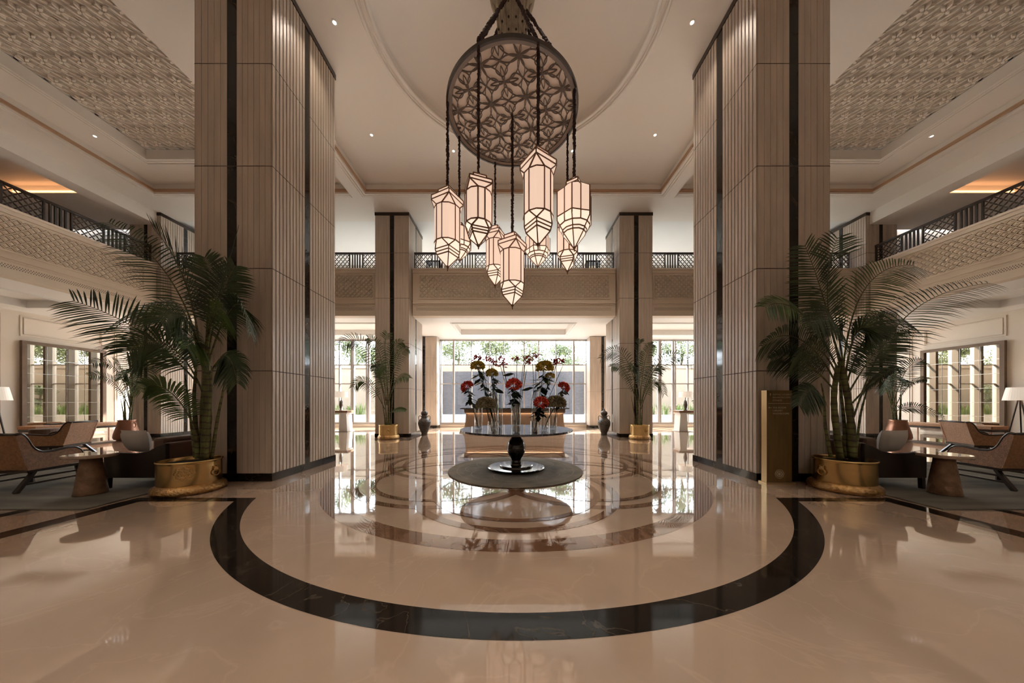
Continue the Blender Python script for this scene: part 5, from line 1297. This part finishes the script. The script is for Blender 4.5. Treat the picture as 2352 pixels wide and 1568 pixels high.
for s, nm in ((-1, 'left'), (1, 'right')):
    b = MB(); b.box(s*5.2, s*25, 18.2, 18.35, -0.05, 0.62); b.box(s*5.2, s*25, 18.35, 20.39, -0.05, 0.5)
    tag(b.build('planter_bed', M['white']), 'long white planter bed outside the %s garden windows' % nm, 'planter')
def grass(name='ornamental_grass', m='grassm', h=0.85, n=60, r=0.35):
    b = MB()
    for k in range(n):
        a = random.uniform(0, 2*PI); p = Vector((random.uniform(-r, r), random.uniform(-r, r)*0.7, 0)); hh = h*random.uniform(0.6, 1.1); d = Vector((math.cos(a), math.sin(a), 0))*hh*random.uniform(0.1, 0.45); w = Vector((-math.sin(a), math.cos(a), 0))*0.016
        m1 = p+d*0.35+Vector((0,0,hh*0.6)); e = p+d+Vector((0,0,hh))
        b.add([p-w, p+w, m1+w, m1-w, e], [(0,1,2,3), (3,2,4)])
    return b.build(name, M[m])
g0 = [grass(), grass(n=70, h=0.75)]; first = [True, True]
gi = 0
for s in (-1, 1):
    nm = 'left' if s < 0 else 'right'
    for k in range(20):
        x = s*(5.6+k*0.95+random.uniform(-0.2, 0.2)); y = 18.75+random.uniform(-0.1, 0.25); q = gi % 2; gi += 1
        o = g0[q] if first[q] else g0[q].copy()
        if not first[q]: C.objects.link(o)
        first[q] = False; o.location = (x, y, 0.5); o.rotation_euler = (0, 0, random.uniform(0, 6))
        tag(o, 'yellow-green grass clump in the %s garden planter' % nm, 'grass', 'grass clumps in the %s planter' % nm)
def bush(b, c, r, n, size, sz=0.8):
    for k in range(n):
        d = Vector((random.gauss(0, 1), random.gauss(0, 1), random.gauss(0, 1))).normalized(); p = Vector(c)+Vector((d.x, d.y, d.z*sz))*r*random.uniform(0.45, 1.0)
        u = Vector((random.gauss(0,1), random.gauss(0,1), random.gauss(0,1))).normalized(); w = u.cross(d); 
        if w.length < 1e-3: continue
        w = w.normalized()*size*0.35; u = u*size
        b.add([p-u, p+w, p+u, p-w], [(0,1,2,3)])
pb = MB(); bush(pb, (0, 0, 0.35), 0.45, 160, 0.07, 0.7); pb0 = pb.build('purple_shrub', M['redleaf']); f1 = True
for s in (-1, 1):
    nm = 'left' if s < 0 else 'right'
    for k in range(8):
        o = pb0 if f1 else pb0.copy()
        if not f1: C.objects.link(o)
        f1 = False; o.location = (s*(6.0+k*2.3), 19.6, 0.62); o.rotation_euler = (0, 0, k*1.3); tag(o, 'purple-leaved shrub in the %s garden bed' % nm, 'shrub', 'purple shrubs in the %s bed' % nm)
def tree(x, y, z, h, r, n, label, m='tree', blobs=5):
    t = thing('garden_tree', label, 'tree', (x, y, z))
    b = MB(); b.tube([(0,0,0), (0.05*h, 0, h*0.35), (0, 0.03*h, h*0.75)], [0.09, 0.07, 0.03], 8); b.build('trunk', M['trunk'], t)
    b = MB()
    for k in range(blobs):
        a = 2*PI*k/blobs; bush(b, (r*0.5*math.cos(a), r*0.4*math.sin(a), h*0.6+random.uniform(-0.3, 0.35)*h), r*random.uniform(0.5, 0.75), n//blobs, 0.11)
    b.build('crown', M[m], t)
for i in range(14):
    x = -18+i*2.77+random.uniform(-0.3, 0.3)
    pos = 'behind the water wall' if abs(x) < 5 else ('behind the left garden wall' if x < 0 else 'behind the right garden wall')
    g = {'behind the water wall': 'trees behind the water wall', 'behind the left garden wall': 'trees behind the left garden wall', 'behind the right garden wall': 'trees behind the right garden wall'}[pos]
    tree(x, 22.2+random.uniform(-0.5, 1.2), 3.6, random.uniform(2.4, 3.6), random.uniform(1.2, 1.6), 2400, 'bushy green tree on the terrace '+pos)
    bpy.data.objects[-1] if False else None
for o in list(bpy.data.objects):
    if o.name.startswith('garden_tree') and o.parent is None: o['group'] = 'trees '+o['label'].split('terrace ')[1]
tree(-7.35, 19.5, 0.5, 2.2, 0.75, 500, 'small open-crowned tree in the left planter near the slim column', blobs=4)
tree(7.0, 19.5, 0.5, 2.2, 0.75, 500, 'small open-crowned tree in the right planter near the slim column', blobs=4)
hb = MB()
for i in range(46): bush(hb, (-20+i*0.9, 21.75, 4.15+random.uniform(0, 0.5)), 0.72, 170, 0.085, 0.8)
hg = hb.build('terrace_ground_cover', M['tree']); tag(hg, 'low leafy ground cover along the top of the garden wall', 'ground cover', kind='stuff')
